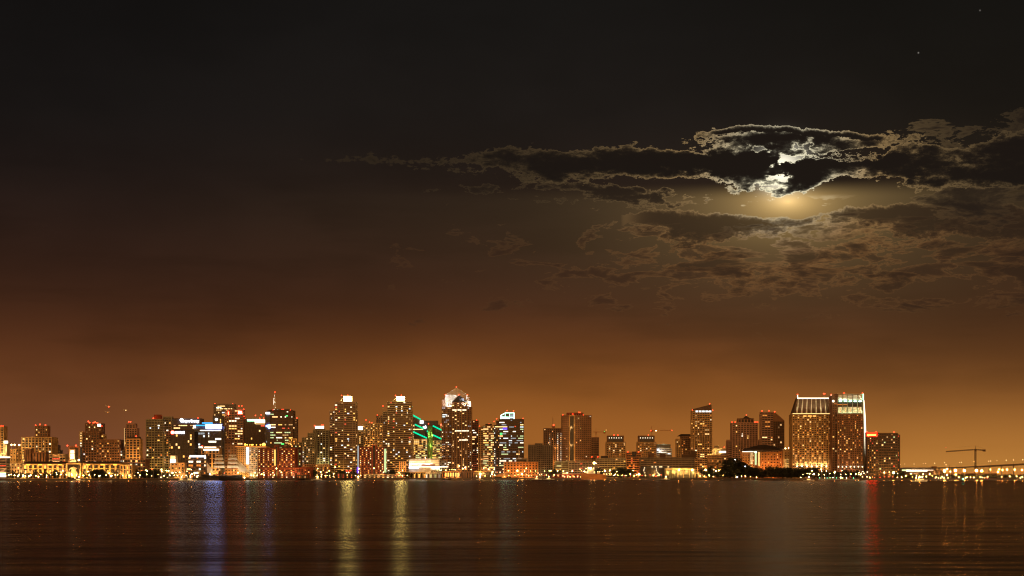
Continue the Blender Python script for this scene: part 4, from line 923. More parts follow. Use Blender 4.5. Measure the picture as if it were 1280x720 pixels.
for i in range(8):
    x = 996 + i * 6.05; xt = x + (1018 - x) * .10
    p0 = local(b, x, 516.8, .4); p1 = local(b, xt, 498.6, 6.2)
    MB().bar((p0.x, .3, p0.z), (p1.x, 6.3, p1.z), 1.45, 4, .75).build('crown_rib', M['white'], b['root'])  # white tapered ribs put the streaks of floodlight into shape and colour
    flood(b['root'], x, 515.6, b['Yf'] - 2.6, (1, .80, .38), 7000, .25, 60, (0, .42, 1)); flood(b['root'], x, 513, b['Yf'] - 2.2, (1, .84, .45), 1500, .3, 90, (0, .6, 1))
    xb = 996.5 + i * 6.1
    link('base_lamp', ball(1.1, EM['sign_warm'], 'base_lamp'), b['root'], local(b, xb, 583, -2.6)); flood(b['root'], xb, 581, b['Yf'] - 2.2, (1, .74, .35), 3200, .4)
for bc in ((996.9, 493.2), (1029.6, 492), (1031, 492.2), (1038.8, 493.2)): beacon(b, *bc)
for x0, x1, y in ((1004, 1008, 520), (1010, 1014.5, 520), (1016.5, 1020, 520)): pbox(b, 'window', x0, x1, y - .5, y + .6, EM['window_yellow'], -1, .4)
gh = b
b = building('grand_hotel', 'taller hotel slab with pale green lit crown panels beside the mansard crown', 'hotel', 200,
    [D(1046.8, 1078.6, 518, sty='piers', wall='brown', glass='brown_glass', bay=3.2, pw=1.0, bh=1.2, fl=3.1, lit=.19, pal=HOTEL, dep=34), D(1041, 1047.3, 494.5, sty='grid', wall='brown', glass='brown_glass', lit=.04, do=5, dep=24), D(1046.8, 1078.6, 492.6, sty='plain', wall='brown', nobands=1, bay=60, lit=0, do=4, dep=26, yb=518.4, name='upper_wall', gname='core')], maxwin=100)
for i in range(5):
    x = 1047.9 + i * 6.15
    pbox(b, 'crown_panel', x, x + 5.3, 508.6, 516.6, M['white'], 2.2, 1.2); pbox(b, 'crown_panel', x, x + 5.3, 493.2, 500.4, M['white'], 2.2, 1.2)
    pbox(b, 'crown_fin', x + 5.35, x + 6.0, 492.8, 517.4, M['grey_green'], 1.4, 3)
    flood(b['root'], x + 2.6, 515.2, b['Yf'] - 1.5, (.86, 1, .50), 1700, .4); flood(b['root'], x + 2.6, 501.2, b['Yf'] - .6, (.70, 1, .72), 1500, .4)
    pbox(b, 'crown_lamp', x + 1.0, x + 4.4, 501, 502.2, EM['sign_teal'], 1.6, .6)
    for r_ in range(3): pbox(b, 'window', x + 2.1, x + 3.2, 509.7 + r_ * 2.2, 510.7 + r_ * 2.2, EM['window_orange'], 1.9, .25)
pbox(b, 'roof_edge', 1046.6, 1079.4, 491.9, 492.6, M['cream'], 1.8, 4)
pbox(b, 'edge_fin', 1078.9, 1079.7, 492.4, 500, EM['sign_teal'], 1, 2)
pprism(b, 'sloped_buttress', [(1079, 583), (1079, 500), (1080.4, 500.6), (1082, 520), (1083.8, 583)], M['grey_green'], 6, 14)
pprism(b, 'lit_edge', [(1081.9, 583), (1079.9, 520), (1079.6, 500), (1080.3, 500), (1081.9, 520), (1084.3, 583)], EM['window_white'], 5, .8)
link('corner_lamp', ball(1.6, EM['sign_warm'], 'hotel_corner_lamp'), b['root'], local(b, 1041.6, 501.4, 2)); 
pbox(b, 'balcony_light', 1042.5, 1046.6, 504.4, 505, EM['window_orange'], 3.8, .4); pbox(b, 'balcony_light', 1046.8, 1060, 505.6, 506.2, EM['window_orange'], 2.4, .4)
for bc in ((1055.2, 491.4), (1078.2, 491.4)): beacon(b, *bc)
for x in range(1048, 1080, 5): link('base_lamp', ball(.9, EM['sign_warm'], 'base_lamp2'), b['root'], local(b, x, 583.4, -2.6))
b = building('dark_tower', 'dark brown tower with a red roof band and yellow sign beside grand hotel', C, 200,
    [D(1083.5, 1097, 541, sty='grid', wall='dark_brown', glass='glass', bay=3, lit=.28, pal=WARM + ['reddish'], do=-3, dep=24), D(1096, 1122, 541.8, sty='office', wall='dark_brown', glass='glass', lit=.10, pal=['warm', 'dimwarm', 'reddish', 'greenish'], dep=30), D(1121.5, 1125.2, 543.8, sty='grid', wall='dark_brown', lit=.25, do=3, pal=['reddish', 'orange'])],
    [(1083.8, 540), (1095.2, 540), (1117.5, 540.2)])
pbox(b, 'red_band', 1083.6, 1096.2, 540.6, 545.2, EM['panel_red'], -4.2, .5); pbox(b, 'yellow_sign', 1084, 1095, 543.2, 544.5, EM['panel_yellow'], -4.9, .5)
b = building('convention_hall', 'very long low hall with a glaring white lit glass front', 'hall', 300,
    [D(1126, 1170, 585.4, sty='bands', wall='dark_concrete', lit=0, fl=5, dep=40, nobands=1)])
for i in range(10): pbox(b, 'lit_front', 1133 + i * 3.4, 1136 + i * 3.4, 587.2 + i * .03, 589.2, EM['sign_warm'], -1.2, .6)
pbox(b, 'green_light', 1127.5, 1132.5, 586.8, 588.6, EM['window_greenish'], -1.2, .6); pbox(b, 'roof_box', 1166, 1171, 583, 585.6, M['brown'], 5, 10)
b = building('harbour_shed', 'low unlit dark shed right of the convention hall on the shore', C, 120, [D(1163, 1181, 588.5, sty='plain', wall='dark_brown', lit=0, nobands=1)])
b = building('dock_wall', 'long reddish earth wharf building under the blazing dock lamps', C, 140, [D(1178, 1246, 592, sty='plain', wall='brown', lit=0, nobands=1, bay=60)])
# small front-row sheds and halls on the quay
b = building('quay_restaurant', 'low quay restaurant with a long row of orange lit windows below lantern tower', 'restaurant', 22, [D(395, 441, 592.4, sty='plain', wall='wood', fl=3.4, bh=.8, bay=3.2, pw=.9, lit=.6, pal=['orange', 'yellow', 'reddish', 'warm'])])
b = building('quay_restaurant', 'low timber pier building with orange windows below the red brick spire side hotel', 'restaurant', 14, [D(342, 386, 594.2, sty='plain', wall='wood', fl=3.4, bh=.7, bay=3.4, pw=1.1, lit=.7, pal=['orange', 'reddish', 'dimwarm', 'warm'])])
b = building('quay_restaurant', 'low cream quay building with a bright white front below the red window filled hotel', 'restaurant', 22, [D(455, 492, 593.2, sty='plain', wall='cream', fl=3.6, bh=.8, bay=3.6, pw=.6, lit=.7, pal=['warm', 'white', 'dimwarm', 'yellow'])])
b = building('market_hall', 'orange lit arcaded hall under the white deck building', 'hall', 30, [D(510, 532, 590.6, sty='piers', wall='tower_gold', fl=7, bay=4.2, lit=.8, pal=['orange', 'yellow']), D(532, 553, 591.3, sty='piers', wall='white', fl=6, bay=3.4, lit=.6, pal=COOL, do=1)])
b = building('arcade', 'curved looking orange arcade with six tall lit arches at the water', 'arcade', 24, [D(553, 577, 589.6, sty='piers', wall='rust', bay=4.3, pw=1.6, fl=9, bh=1.2, lit=0), D(577, 592, 590, sty='plain', wall='dark_brown', lit=0, nobands=1)])
for i in range(6): pbox(b, 'lit_arch', 556.4 + i * 3.1, 558.2 + i * 3.1, 591, 595.6, EM['window_yellow'], -.9, .4)
for i in range(3): flood(b['root'], 558 + i * 7, 596.4, b['Yf'] - 6, (1, .5, .12), 2600)
b = building('harbour_hall', 'low brown shed with one fierce orange wall lamp', 'shed', 26, [D(592, 616, 589.4, sty='plain', wall='brown', lit=0, nobands=1, bay=60)])
link('wall_lamp', ball(1.3, EM['lamp_orange'], 'big_wall_lamp'), b['root'], local(b, 600.2, 592.4, -2.5))
b = building('gabled_boathouse', 'small orange lit boathouse with a steep gable at the water', 'boathouse', 20, [D(616, 640, 595, sty='plain', wall='rust', lit=0, nobands=1, bay=60)])
pprism(b, 'gable', [(627, 597.4), (629.2, 593.2), (630.8, 591.2), (633.2, 597.4)], M['tower_gold'], -2, 6); pprism(b, 'roof', [(616, 595), (622, 593), (628, 591.6), (629.8, 590.6), (640, 592.6), (650, 594.6), (650, 595.2)], M['brown'], 1, 12)
flood(b['root'], 631, 598, b['Yf'] - 8, (1, .5, .12), 1600); flood(b['root'], 622, 590, b['Yf'] - 5, (1, .55, .2), 2600); flood(b['root'], 648, 590, b['Yf'] - 5, (1, .7, .4), 2600)
b = building('pink_terminal', 'small red roofed quay terminal with a row of white lamps under the eaves', 'terminal', 24, [D(690, 727, 593, sty='plain', wall='red', fl=5, bay=4, lit=.75, pal=['white', 'warm', 'yellow'])])
b = building('floating_restaurant', 'two storey floating restaurant with rows of orange windows before the dark tower', 'restaurant', 18, [D(1080, 1113, 591.6, sty='plain', wall='wood', fl=3.0, bh=1.2, bay=3.2, lit=.5, pal=['orange', 'reddish', 'yellow'])])
for x, y, c_ in ((1074, 591.5, 'lamp_white'), (1078, 590, 'lamp_white'), (1077.6, 596, 'lamp_white')): link('deck_lamp', ball(.7, EM['sign_warm'], 'deck_lamp'), b['root'], local(b, x + 6, y, -1.4))

# ================================================================ along the water
def place(px, off): 
    Y = shore(px) + off
    return Vector((WX(px, Y), Y, GZ)), Y
# ---- street lamps: (px, py of the globe, colour, radius in m, metres behind the quay edge, where it stands)
ANCH = [(9, 'before the striped terminal'), (27, 'before the county hall west pavilion'), (84, 'before the county hall west wing'), (100, 'before the county hall tower'), (150, 'before the county hall east wing'), (168, 'before the county hall east pavilion'),
        (183, 'below the orange apartment block'), (204, 'below the red drum balcony tower'), (216, 'below the narrow balcony tower'), (232, 'before the small plaster building'), (252, 'before the white light bar office'), (296, 'behind the square rigged ship'), (322, 'beyond the ship bow below the orange hotel'),
        (346, 'before the western red hotel'), (370, 'below the spire tower'), (392, 'below the olive stepped building'), (412, 'below the olive ribbed tower'), (448, 'below the western lantern tower'), (480, 'before the eastern red hotel'), (512, 'below the eastern lantern tower'), (552, 'before the white deck building'), (590, 'before the pyramid tower'),
        (622, 'before the ochre banded tower'), (660, 'before the orange harbour shed'), (692, 'before the unfinished concrete tower'), (716, 'before the lattice garage'), (742, 'beside the patrol ship bow'), (770, 'beside the patrol ship stern'), (800, 'before the orange control block'),
        (840, 'before the black boathouse'), (873, 'over the yellow lit shed'), (912, 'before the slant roof tower foot'), (950, 'below the pink gabled tower'), (990, 'below the saucer roof'), (1044, 'before the mansard hotel slab'), (1084, 'before the green crowned hotel slab'), (1128, 'before the red banded dark tower'),
        (1172, 'before the white lit convention hall'), (1246, 'on the dock wall near the big crane'), (1400, 'under the long bridge')]
ORD = ['first', 'second', 'third', 'fourth', 'fifth', 'sixth', 'seventh', 'eighth', 'ninth', 'tenth', 'eleventh', 'twelfth', 'thirteenth', 'fourteenth', 'fifteenth', 'sixteenth', 'seventeenth', 'eighteenth', 'nineteenth', 'twentieth', 'twenty first', 'twenty second', 'twenty third', 'twenty fourth', 'twenty fifth']
LAMPS = []
def lm(px, py, c, r=1.0, off=18): LAMPS.append((px, py, c, r, off))
# left shore
for x, y, c, r in ((14, 593, 'white', .8), (22, 595.5, 'orange', .7), (29, 594.5, 'white', .9), (36, 595.5, 'yellow', 1.0), (38.5, 594, 'white', 1.0), (48, 596, 'orange', .7), (58, 596.4, 'white', .6), (70.5, 591, 'white', .7), (78.5, 588.5, 'orange', .6), (89.5, 592.5, 'white', 1.0), (93.7, 597.5, 'white', .6),
                   (98.5, 575, 'white', .9), (110, 589.5, 'orange', .6), (124, 595, 'yellow', .8), (136.5, 591.5, 'white', 1.1), (139, 595, 'white', .9), (144, 593.5, 'white', .7), (164.5, 594, 'orange', 1.2), (172.5, 591, 'white', .7), (175, 594, 'orange', .7), (184, 588.7, 'green', 1.1), (182.5, 587.6, 'white', .8), (190, 586.5, 'red', .7),
                   (192, 562.3, 'white', .6), (201.8, 587, 'yellow', 1.2), (202.5, 589, 'white', .8), (207.8, 588.2, 'green', 1.2), (210.6, 588.5, 'yellow', 1.1), (215.6, 591, 'white', .9), (219.7, 590.7, 'white', .8), (224.6, 590.4, 'yellow', 1.0), (233.8, 589, 'white', .7), (239.2, 587, 'white', .6), (240, 592.3, 'orange', 1.0), (262.5, 592.5, 'white', .9), (280.5, 591.5, 'red', .9),
                   (297.5, 591, 'orange', .7), (305.6, 597, 'orange', 1.1), (319, 590.8, 'white', .8), (317, 594, 'orange', .7), (324.4, 587.4, 'green', .9), (327, 592.7, 'orange', .7), (345.5, 585.5, 'orange', 1.0), (351.5, 590.2, 'white', .8), (364, 591.8, 'white', 1.0), (375, 588.5, 'green', .5), (390, 593.8, 'white', .9), (397, 585.8, 'yellow', .9), (401, 590, 'white', 1.2),
                   (402, 593.2, 'white', 1.2), (408.6, 590.4, 'white', .7), (408.8, 594.2, 'green', .8), (411.5, 588.6, 'orange', .7), (417, 592.5, 'orange', 1.0), (419, 584, 'orange', .7), (433.5, 590.4, 'white', .7), (436, 590.6, 'white', .7), (444.4, 594.4, 'white', .8), (448.5, 585.8, 'orange', 1.0), (448, 590, 'blue', .8), (451, 594.2, 'white', .7), (467.4, 585.4, 'orange', 1.0),
                   (479.5, 590, 'orange', .6), (497.5, 593.4, 'red', .7), (500.5, 592.8, 'green', .6), (503.5, 588, 'orange', .6), (531.8, 572.3, 'white', 1.1), (546.5, 587.4, 'green', .9), (549.5, 587.3, 'green', .9), (551.8, 587.4, 'yellow', .7), (557.3, 587.8, 'yellow', .7), (562, 587, 'green', .9), (564.8, 587, 'green', .7), (567.5, 587.2, 'white', .7), (569.5, 587.2, 'white', .7),
                   (574, 582.4, 'orange', .8), (578.6, 585.8, 'yellow', 1.2), (581.5, 584.4, 'white', .9), (589, 586.8, 'orange', .6), (599.8, 592.2, 'orange', 1.35), (604.5, 585.5, 'white', .7), (611, 586.4, 'white', 1.0), (615.6, 590, 'white', 1.3), (618, 586.5, 'yellow', 1.1), (614.8, 592.8, 'yellow', 1.2), (629, 586.5, 'white', .8), (635.5, 588.4, 'orange', .7), (646.7, 588.4, 'orange', 1.3), (652.5, 592.5, 'yellow', 1.3), (655.5, 589, 'orange', .8),
                   (658, 585.4, 'yellow', 1.1), (661, 594.8, 'white', .8), (663, 588.6, 'green', .9), (669.4, 588.6, 'green', 1.1), (672.5, 591.3, 'white', .6), (676.6, 593, 'white', .8), (680.8, 588.8, 'green', 1.1), (682.8, 593.6, 'white', .8), (686.5, 588.6, 'green', 1.2), (688.6, 588.4, 'yellow', .9), (697, 588.8, 'yellow', 1.0), (704, 588.8, 'yellow', .9), (709, 590.8, 'yellow', .9), (715.5, 589, 'white', .9), (705.5, 596, 'white', .7), (709.5, 596.2, 'white', .7),
                   (712.5, 596, 'yellow', .7), (717.5, 596, 'white', .7), (722, 596, 'white', .7), (725.3, 596.2, 'white', .6), (725, 586.4, 'white', .8), (726.5, 588.6, 'white', .6), (756, 588.6, 'orange', 1.4), (762.5, 588, 'orange', 1.2), (755, 592.5, 'white', .7), (758.4, 592.6, 'white', .7), (762.4, 592.6, 'white', .7), (764.6, 592.4, 'white', .6), (771, 589.5, 'white', .8), (769, 593, 'orange', .9),
                   (780.5, 594.8, 'red', .7), (788, 592.5, 'yellow', 1.1), (799, 592.8, 'orange', 1.4), (796, 593.5, 'yellow', .8), (791.6, 588, 'orange', .6), (820, 595.3, 'red', .8), (824.5, 593.5, 'white', 1.0), (835.5, 595.6, 'white', .8), (838.7, 594, 'white', 1.0), (840.6, 592.8, 'orange', .8), (848.6, 587.4, 'orange', 1.35), (865.4, 587.5, 'orange', 1.45), (882.2, 587.4, 'orange', 1.5), (899.4, 587.5, 'orange', 1.7), (917.2, 587.3, 'orange', 1.35), (892, 587, 'white', .8), (894.8, 588.6, 'white', .9),
                   (878.4, 583, 'white', .7), (886, 593.5, 'white', .6), (904, 594, 'yellow', .6), (911, 593.8, 'yellow', .6), (919, 574.6, 'blue', 1.1), (931.5, 583, 'blue', 1.1), (920.5, 596.5, 'white', 1.1), (922, 596.3, 'blue', .9), (945.5, 596.8, 'orange', .5), (1001, 596.8, 'white', .8), (1015, 588.3, 'orange', .9), (1012, 592, 'yellow', 1.1), (1017.5, 592.5, 'yellow', 1.2), (1026.5, 586.5, 'yellow', .9), (1027, 589, 'white', .8), (1033, 588.8, 'white', 1.0),
                   (1043.4, 589.8, 'orange', 1.1), (1051.6, 588.4, 'red', 1.0), (1052.5, 588, 'white', .7), (1024.8, 598.2, 'teal', .7), (1031, 598.3, 'white', .6), (1034, 598.3, 'teal', .6), (1037.5, 598.2, 'green', .6), (1041.2, 597.2, 'white', .8), (1045.4, 598.2, 'teal', .7), (1051, 597, 'white', .9), (1053.5, 598, 'green', .8), (1058, 598.4, 'yellow', .7), (1067, 598.5, 'teal', .7), (1062.6, 596, 'red', .5),
                   (1074, 590.5, 'white', .8), (1076.5, 591.5, 'white', .8), (1078.5, 589.5, 'white', .7), (1073.2, 593, 'orange', .7), (1078.2, 596, 'white', .6), (1105.5, 590.6, 'orange', 1.0), (1117, 590.7, 'orange', 1.5), (1122, 591.8, 'white', .7), (1111.5, 590, 'white', .7), (1138.8, 592, 'orange', .9), (1154, 592.6, 'orange', .8), (1162, 592.7, 'orange', .9), (1145.5, 598, 'white', .6), (1148, 598.6, 'orange', .7), (1145, 597.4, 'orange', .6),
                   (1180.6, 588.7, 'orange', 2.0), (1184, 586.2, 'orange', .9), (1188, 589.5, 'yellow', 1.1), (1194.4, 588, 'orange', 1.6), (1205.4, 588.3, 'orange', 1.7), (1220.6, 588.3, 'orange', 1.9), (1227.2, 588.6, 'orange', 1.6), (1183.6, 593.5, 'orange', 1.2), (1194.8, 593.2, 'orange', 1.0), (1169, 599.3, 'white', .6), (1173, 599, 'white', .6), (1176, 599.2, 'white', .7), (1180, 597.8, 'orange', .6), (1185, 599, 'white', .7), (1207, 598, 'yellow', .7), (1213, 596.5, 'orange', .5),
                   (1228, 597, 'yellow', .7), (1231, 597.5, 'white', .5), (1234, 599.4, 'red', .7), (1238, 587, 'orange', .9), (1248.8, 586.7, 'orange', 1.0), (1253, 587.4, 'orange', 1.0), (1247.4, 589.8, 'orange', 1.0), (1259, 587, 'orange', 1.0), (1268.3, 587, 'orange', 1.1), (1277.7, 587.5, 'orange', 1.0), (1275.5, 599, 'white', 1.0), (1278, 596, 'orange', .7), (1275, 592.7, 'red', .5)):
    lm(x, y, c, r)
rq = random.Random(41)
QL = [(x0 + (x1 - x0) * (k + .5) / n + rq.uniform(-1, 1), y + rq.uniform(-.9, .9), rq.choice(cs), rq.choice((.5, .6, .7)), 6 + rq.random() * 20) for x0, x1, n, y, cs in
      ((8, 100, 14, 594, ('orange', 'orange', 'yellow')), (100, 215, 16, 594, ('orange', 'yellow', 'orange', 'white')), (215, 250, 7, 594.5, ('white', 'yellow')), (312, 345, 8, 594, ('orange', 'white', 'red')), (388, 450, 12, 595, ('orange', 'yellow', 'white')),
       (480, 512, 8, 594, ('orange', 'red', 'white')), (592, 640, 8, 594.5, ('orange', 'yellow')), (640, 700, 11, 594, ('orange', 'yellow', 'red', 'white')), (765, 835, 14, 594.5, ('orange', 'red', 'yellow', 'white')), (873, 940, 12, 595, ('orange', 'yellow')), (1000, 1080, 12, 592.5, ('orange', 'yellow', 'white')), (1085, 1130, 8, 596.5, ('orange', 'red', 'yellow')), (1130, 1180, 8, 595.5, ('orange', 'yellow')), (1195, 1275, 9, 596, ('orange', 'yellow')))
      for k in range(n)]
for q in QL: lm(*q)
cnt = {}; rows = []
for L in sorted(LAMPS):
    a = next(t for e, t in ANCH if L[0] <= e)
    rows.append((L, a, cnt.setdefault((a, L[2]), [])))
    cnt[(a, L[2])].append(L)
names = {'white': 'white', 'yellow': 'pale yellow', 'orange': 'orange', 'green': 'lime green', 'red': 'red', 'blue': 'bluish white', 'teal': 'teal'}
POLES = {}
for (px, py, c, r, off), a, lst in rows:
    i = lst.index((px, py, c, r, off)); n = len(lst)
    small = py > 594.5
    h0 = WZ(py, shore(px) + off) - GZ
    if h0 < 2.2: off = 3; 
    v, Y = place(px, off); h = max(.9, WZ(py, Y) - GZ)
    kind = 'street_lamp' if h > 3.4 else 'quay_lamp'
    noun = 'street lamp' if kind == 'street_lamp' else 'quay lamp'
    size = 'glaring ' if r >= 1.3 else ''
    lab = f"{size}{names[c]} {noun} {a}" if n == 1 else f"{ORD[i]} {size}{names[c]} {noun} from the west {a}"
    o = empty(kind, lab, 'lamp', tuple(v), 0, 'lamps along the waterfront')
    sc_ = .8 if r >= 1.3 else (.62 if c == 'orange' else .54)
    key = f'lamp_{c}_{r}'
    MB().bar((0, 0, 0), (0, .25, h), .16, 6, .09).build('pole', M['steel'], o)
    link('globe', ball(r * sc_, EM['lamp_' + c], key), o, (0, 0, h))
    mb = MB().box(-.5, .5, .0, .5, h - .15, h + .15); mb.build('bracket', M['steel'], o)

# ---- trees
def crown_mesh(key, w, h, n, seed, flat=1.0):
    rnd = random.Random(seed); v = []; f = []
    lobes = [(rnd.uniform(-.3, .3), rnd.uniform(-.3, .3), rnd.uniform(.3, .75), rnd.uniform(.22, .42)) for _ in range(7)]
    for _ in range(n):
        lx, ly, lz, lr = rnd.choice(lobes)
        while True:
            d = Vector((rnd.uniform(-1, 1), rnd.uniform(-1, 1), rnd.uniform(-1, 1)))
            if .35 < d.length < 1: break
        c = Vector(((lx + d.x * lr) * w, (ly + d.y * lr) * w, (lz + d.z * lr * .8) * h))
        s = rnd.uniform(.28, .62); q = Matrix.Rotation(rnd.uniform(0, 6.28), 3, 'Z') @ Matrix.Rotation(rnd.uniform(-1.2, 1.2), 3, 'X')
        m = len(v)
        for a, b_ in ((-1, -.6), (1, -.5), (.9, .7), (-.8, .6)): v.append(tuple(c + q @ Vector((a * s, b_ * s, rnd.uniform(-.1, .1)))))
        f.append((m, m + 1, m + 2, m + 3))
    return mesh(key, v, f, M['leaf'])
CROWN = [crown_mesh('crown', 9, 8, 520, 11), crown_mesh('crown', 11, 7, 560, 12), crown_mesh('crown', 7.5, 10, 480, 13), crown_mesh('crown', 13, 8, 640, 14)]
def trunk_mesh(seed, h):
    rnd = random.Random(seed); b = MB(); b.bar((0, 0, 0), (.1, 0, h * .55), .32, 7, .2)
    for k in range(5):
        a = k * 1.3 + rnd.random(); b.bar((.1, 0, h * rnd.uniform(.35, .55)), (math.cos(a) * 2.2, math.sin(a) * 2.2, h * rnd.uniform(.7, .95)), .14, 5, .05)
    return mesh('trunk', b.v, b.f, M['bark'])
TRUNK = [trunk_mesh(1, 6), trunk_mesh(2, 5.5), trunk_mesh(3, 7), trunk_mesh(4, 6)]
CH = [8 * .98, 7 * .98, 10 * .98, 8 * .98]
tcount = {}
TREES = []
def tree(px, pytop, off, kind=None): TREES.append((px, pytop, off, kind))
rt = random.Random(5)
for x, t in ((12, 590), (16, 588), (20, 591), (24, 589.5), (34, 590.5), (44, 588), (58, 590), (69, 587), (72.5, 590), (118, 586), (121.5, 584.5), (126, 586.5), (131, 590), (148, 591), (155, 590), (163, 588.5), (167, 586), (171, 585.5), (176, 587), (180, 590), (187, 587), (193, 585), (197, 586), (206, 591), (213, 590)): tree(x, t, rt.uniform(22, 40))
for x, t in ((377, 585), (384, 584), (390, 586), (414, 588), (424, 586), (430, 587), (441, 588), (486, 588), (490, 586), (508, 589), (541, 588), (692, 586), (700, 588)): tree(x, t, rt.uniform(24, 50))
for x, t in ((747, 585), (750, 584), (768, 586), (774, 583.5), (779, 583), (784, 585), (788, 588), (879, 585), (884, 586), (890, 582), (898, 584), (905, 583), (912, 580), (917, 577), (913, 572), (918, 570), (925, 573), (929, 578), (934, 582)): tree(x, t, rt.uniform(26, 60))
for i in range(26):
    x = 936 + i * 3.2 + rt.uniform(-1, 1); tree(x, 583 + rt.uniform(-1.5, 3) + (2 if 940 < x < 960 else 0), rt.uniform(14, 60))
for i in range(16): tree(1022 + i * 4 + rt.uniform(-1, 1), 587 + rt.uniform(-1, 3), rt.uniform(30, 70))
for i in range(12): tree(1087 + i * 4 + rt.uniform(-1, 1), 590 + rt.uniform(-2, 2), rt.uniform(30, 60))
for i in range(18): tree(1131 + i * 4.2 + rt.uniform(-1, 1), 592.5 + rt.uniform(-1.2, 1.5), rt.uniform(16, 50))
for i in range(22): tree(1206 + i * 3.5 + rt.uniform(-1, 1), 592.6 + rt.uniform(-1.3, 1.5), rt.uniform(16, 50))
TREES.sort()
SH = ['round', 'broad', 'tall', 'spreading']
for i, (px, pt, off, kd) in enumerate(TREES):
    a = next(t for e, t in ANCH if px <= e); k = (i * 7 + 3) % 4
    tcount.setdefault(a, []).append(i)
for i, (px, pt, off, kd) in enumerate(TREES):
    a = next(t for e, t in ANCH if px <= e); k = (i * 7 + 3) % 4; lst = tcount[a]
    v, Y = place(px, off); h = max(4.0, WZ(pt, Y) - GZ); s = h / CH[k]
    wd = max(s, .8) * .95
    j = lst.index(i)
    pos = f"{ORD[j]} {SH[k]} dark tree from the west" if len(lst) > 1 and j < 12 else (f"{SH[k]} dark tree" if len(lst) == 1 else f"{ORD[min(j - 12, 11)]} {SH[k]} dark tree counted from the east")
    if len(lst) > 12 and j >= 12: pos = f"{ORD[min(len(lst) - 1 - j, 11)]} {SH[k]} dark tree from the east"
    o = empty('tree', f"{pos} {a}", 'tree', tuple(v), rt.uniform(0, 6), 'dark trees along the waterfront')
    c = link('crown', CROWN[k], o); c.scale = (wd, wd, s)
    t = link('trunk', TRUNK[k], o); t.scale = (wd, wd, s)
# palms in front of the county hall
def palm_meshes():
    rnd = random.Random(3); b = MB(); b.bar((0, 0, 0), (.15, 0, 8.2), .24, 6, .16); tr = mesh('trunk', b.v, b.f, M['bark'])
    v = []; f = []
    for k in range(22):
        a = rnd.uniform(0, 6.28); up = rnd.uniform(-.5, 1.0); L = rnd.uniform(1.8, 2.6); p0 = Vector((.15, 0, 8.2)); pr = None
        for s_ in range(5):
            t = s_ / 4; p = p0 + Vector((math.cos(a) * L * t, math.sin(a) * L * t, up * L * t - 1.8 * t * t)); w = .34 * (1 - t) + .08
            side = Vector((-math.sin(a), math.cos(a), -.3)) * w; m = len(v); v += [tuple(p - side), tuple(p + side)]
            if pr is not None: f.append((pr, pr + 1, m + 1, m))
            pr = m
    return tr, mesh('crown', v, f, M['palm'])
PT, PC = palm_meshes()
pl = (33, 41, 46.5, 52, 56.5, 63.5, 69, 75, 80, 88, 96.5, 105, 111.5, 117, 128, 133, 139.5, 143.5, 158, 222, 228, 233.5, 656, 662, 668, 672)
pc = {}
for px in pl: pc.setdefault(next(t for e, t in ANCH if px <= e), []).append(px)
for px in pl:
    a = next(t for e, t in ANCH if px <= e); lst = pc[a]; v, Y = place(px, 20 + (px * 7) % 12); h = 8 + (px * 13) % 5
    nm = f"{ORD[lst.index(px)]} dark palm from the west {a}" if len(lst) > 1 else f"single dark palm {a}"
    o = empty('palm_tree', nm, 'palm tree', tuple(v), px, 'palms along the waterfront')
    s = h / 9.5
    for nm_, me in (('trunk', PT), ('crown', PC)): q = link(nm_, me, o); q.scale = (1, 1, s)

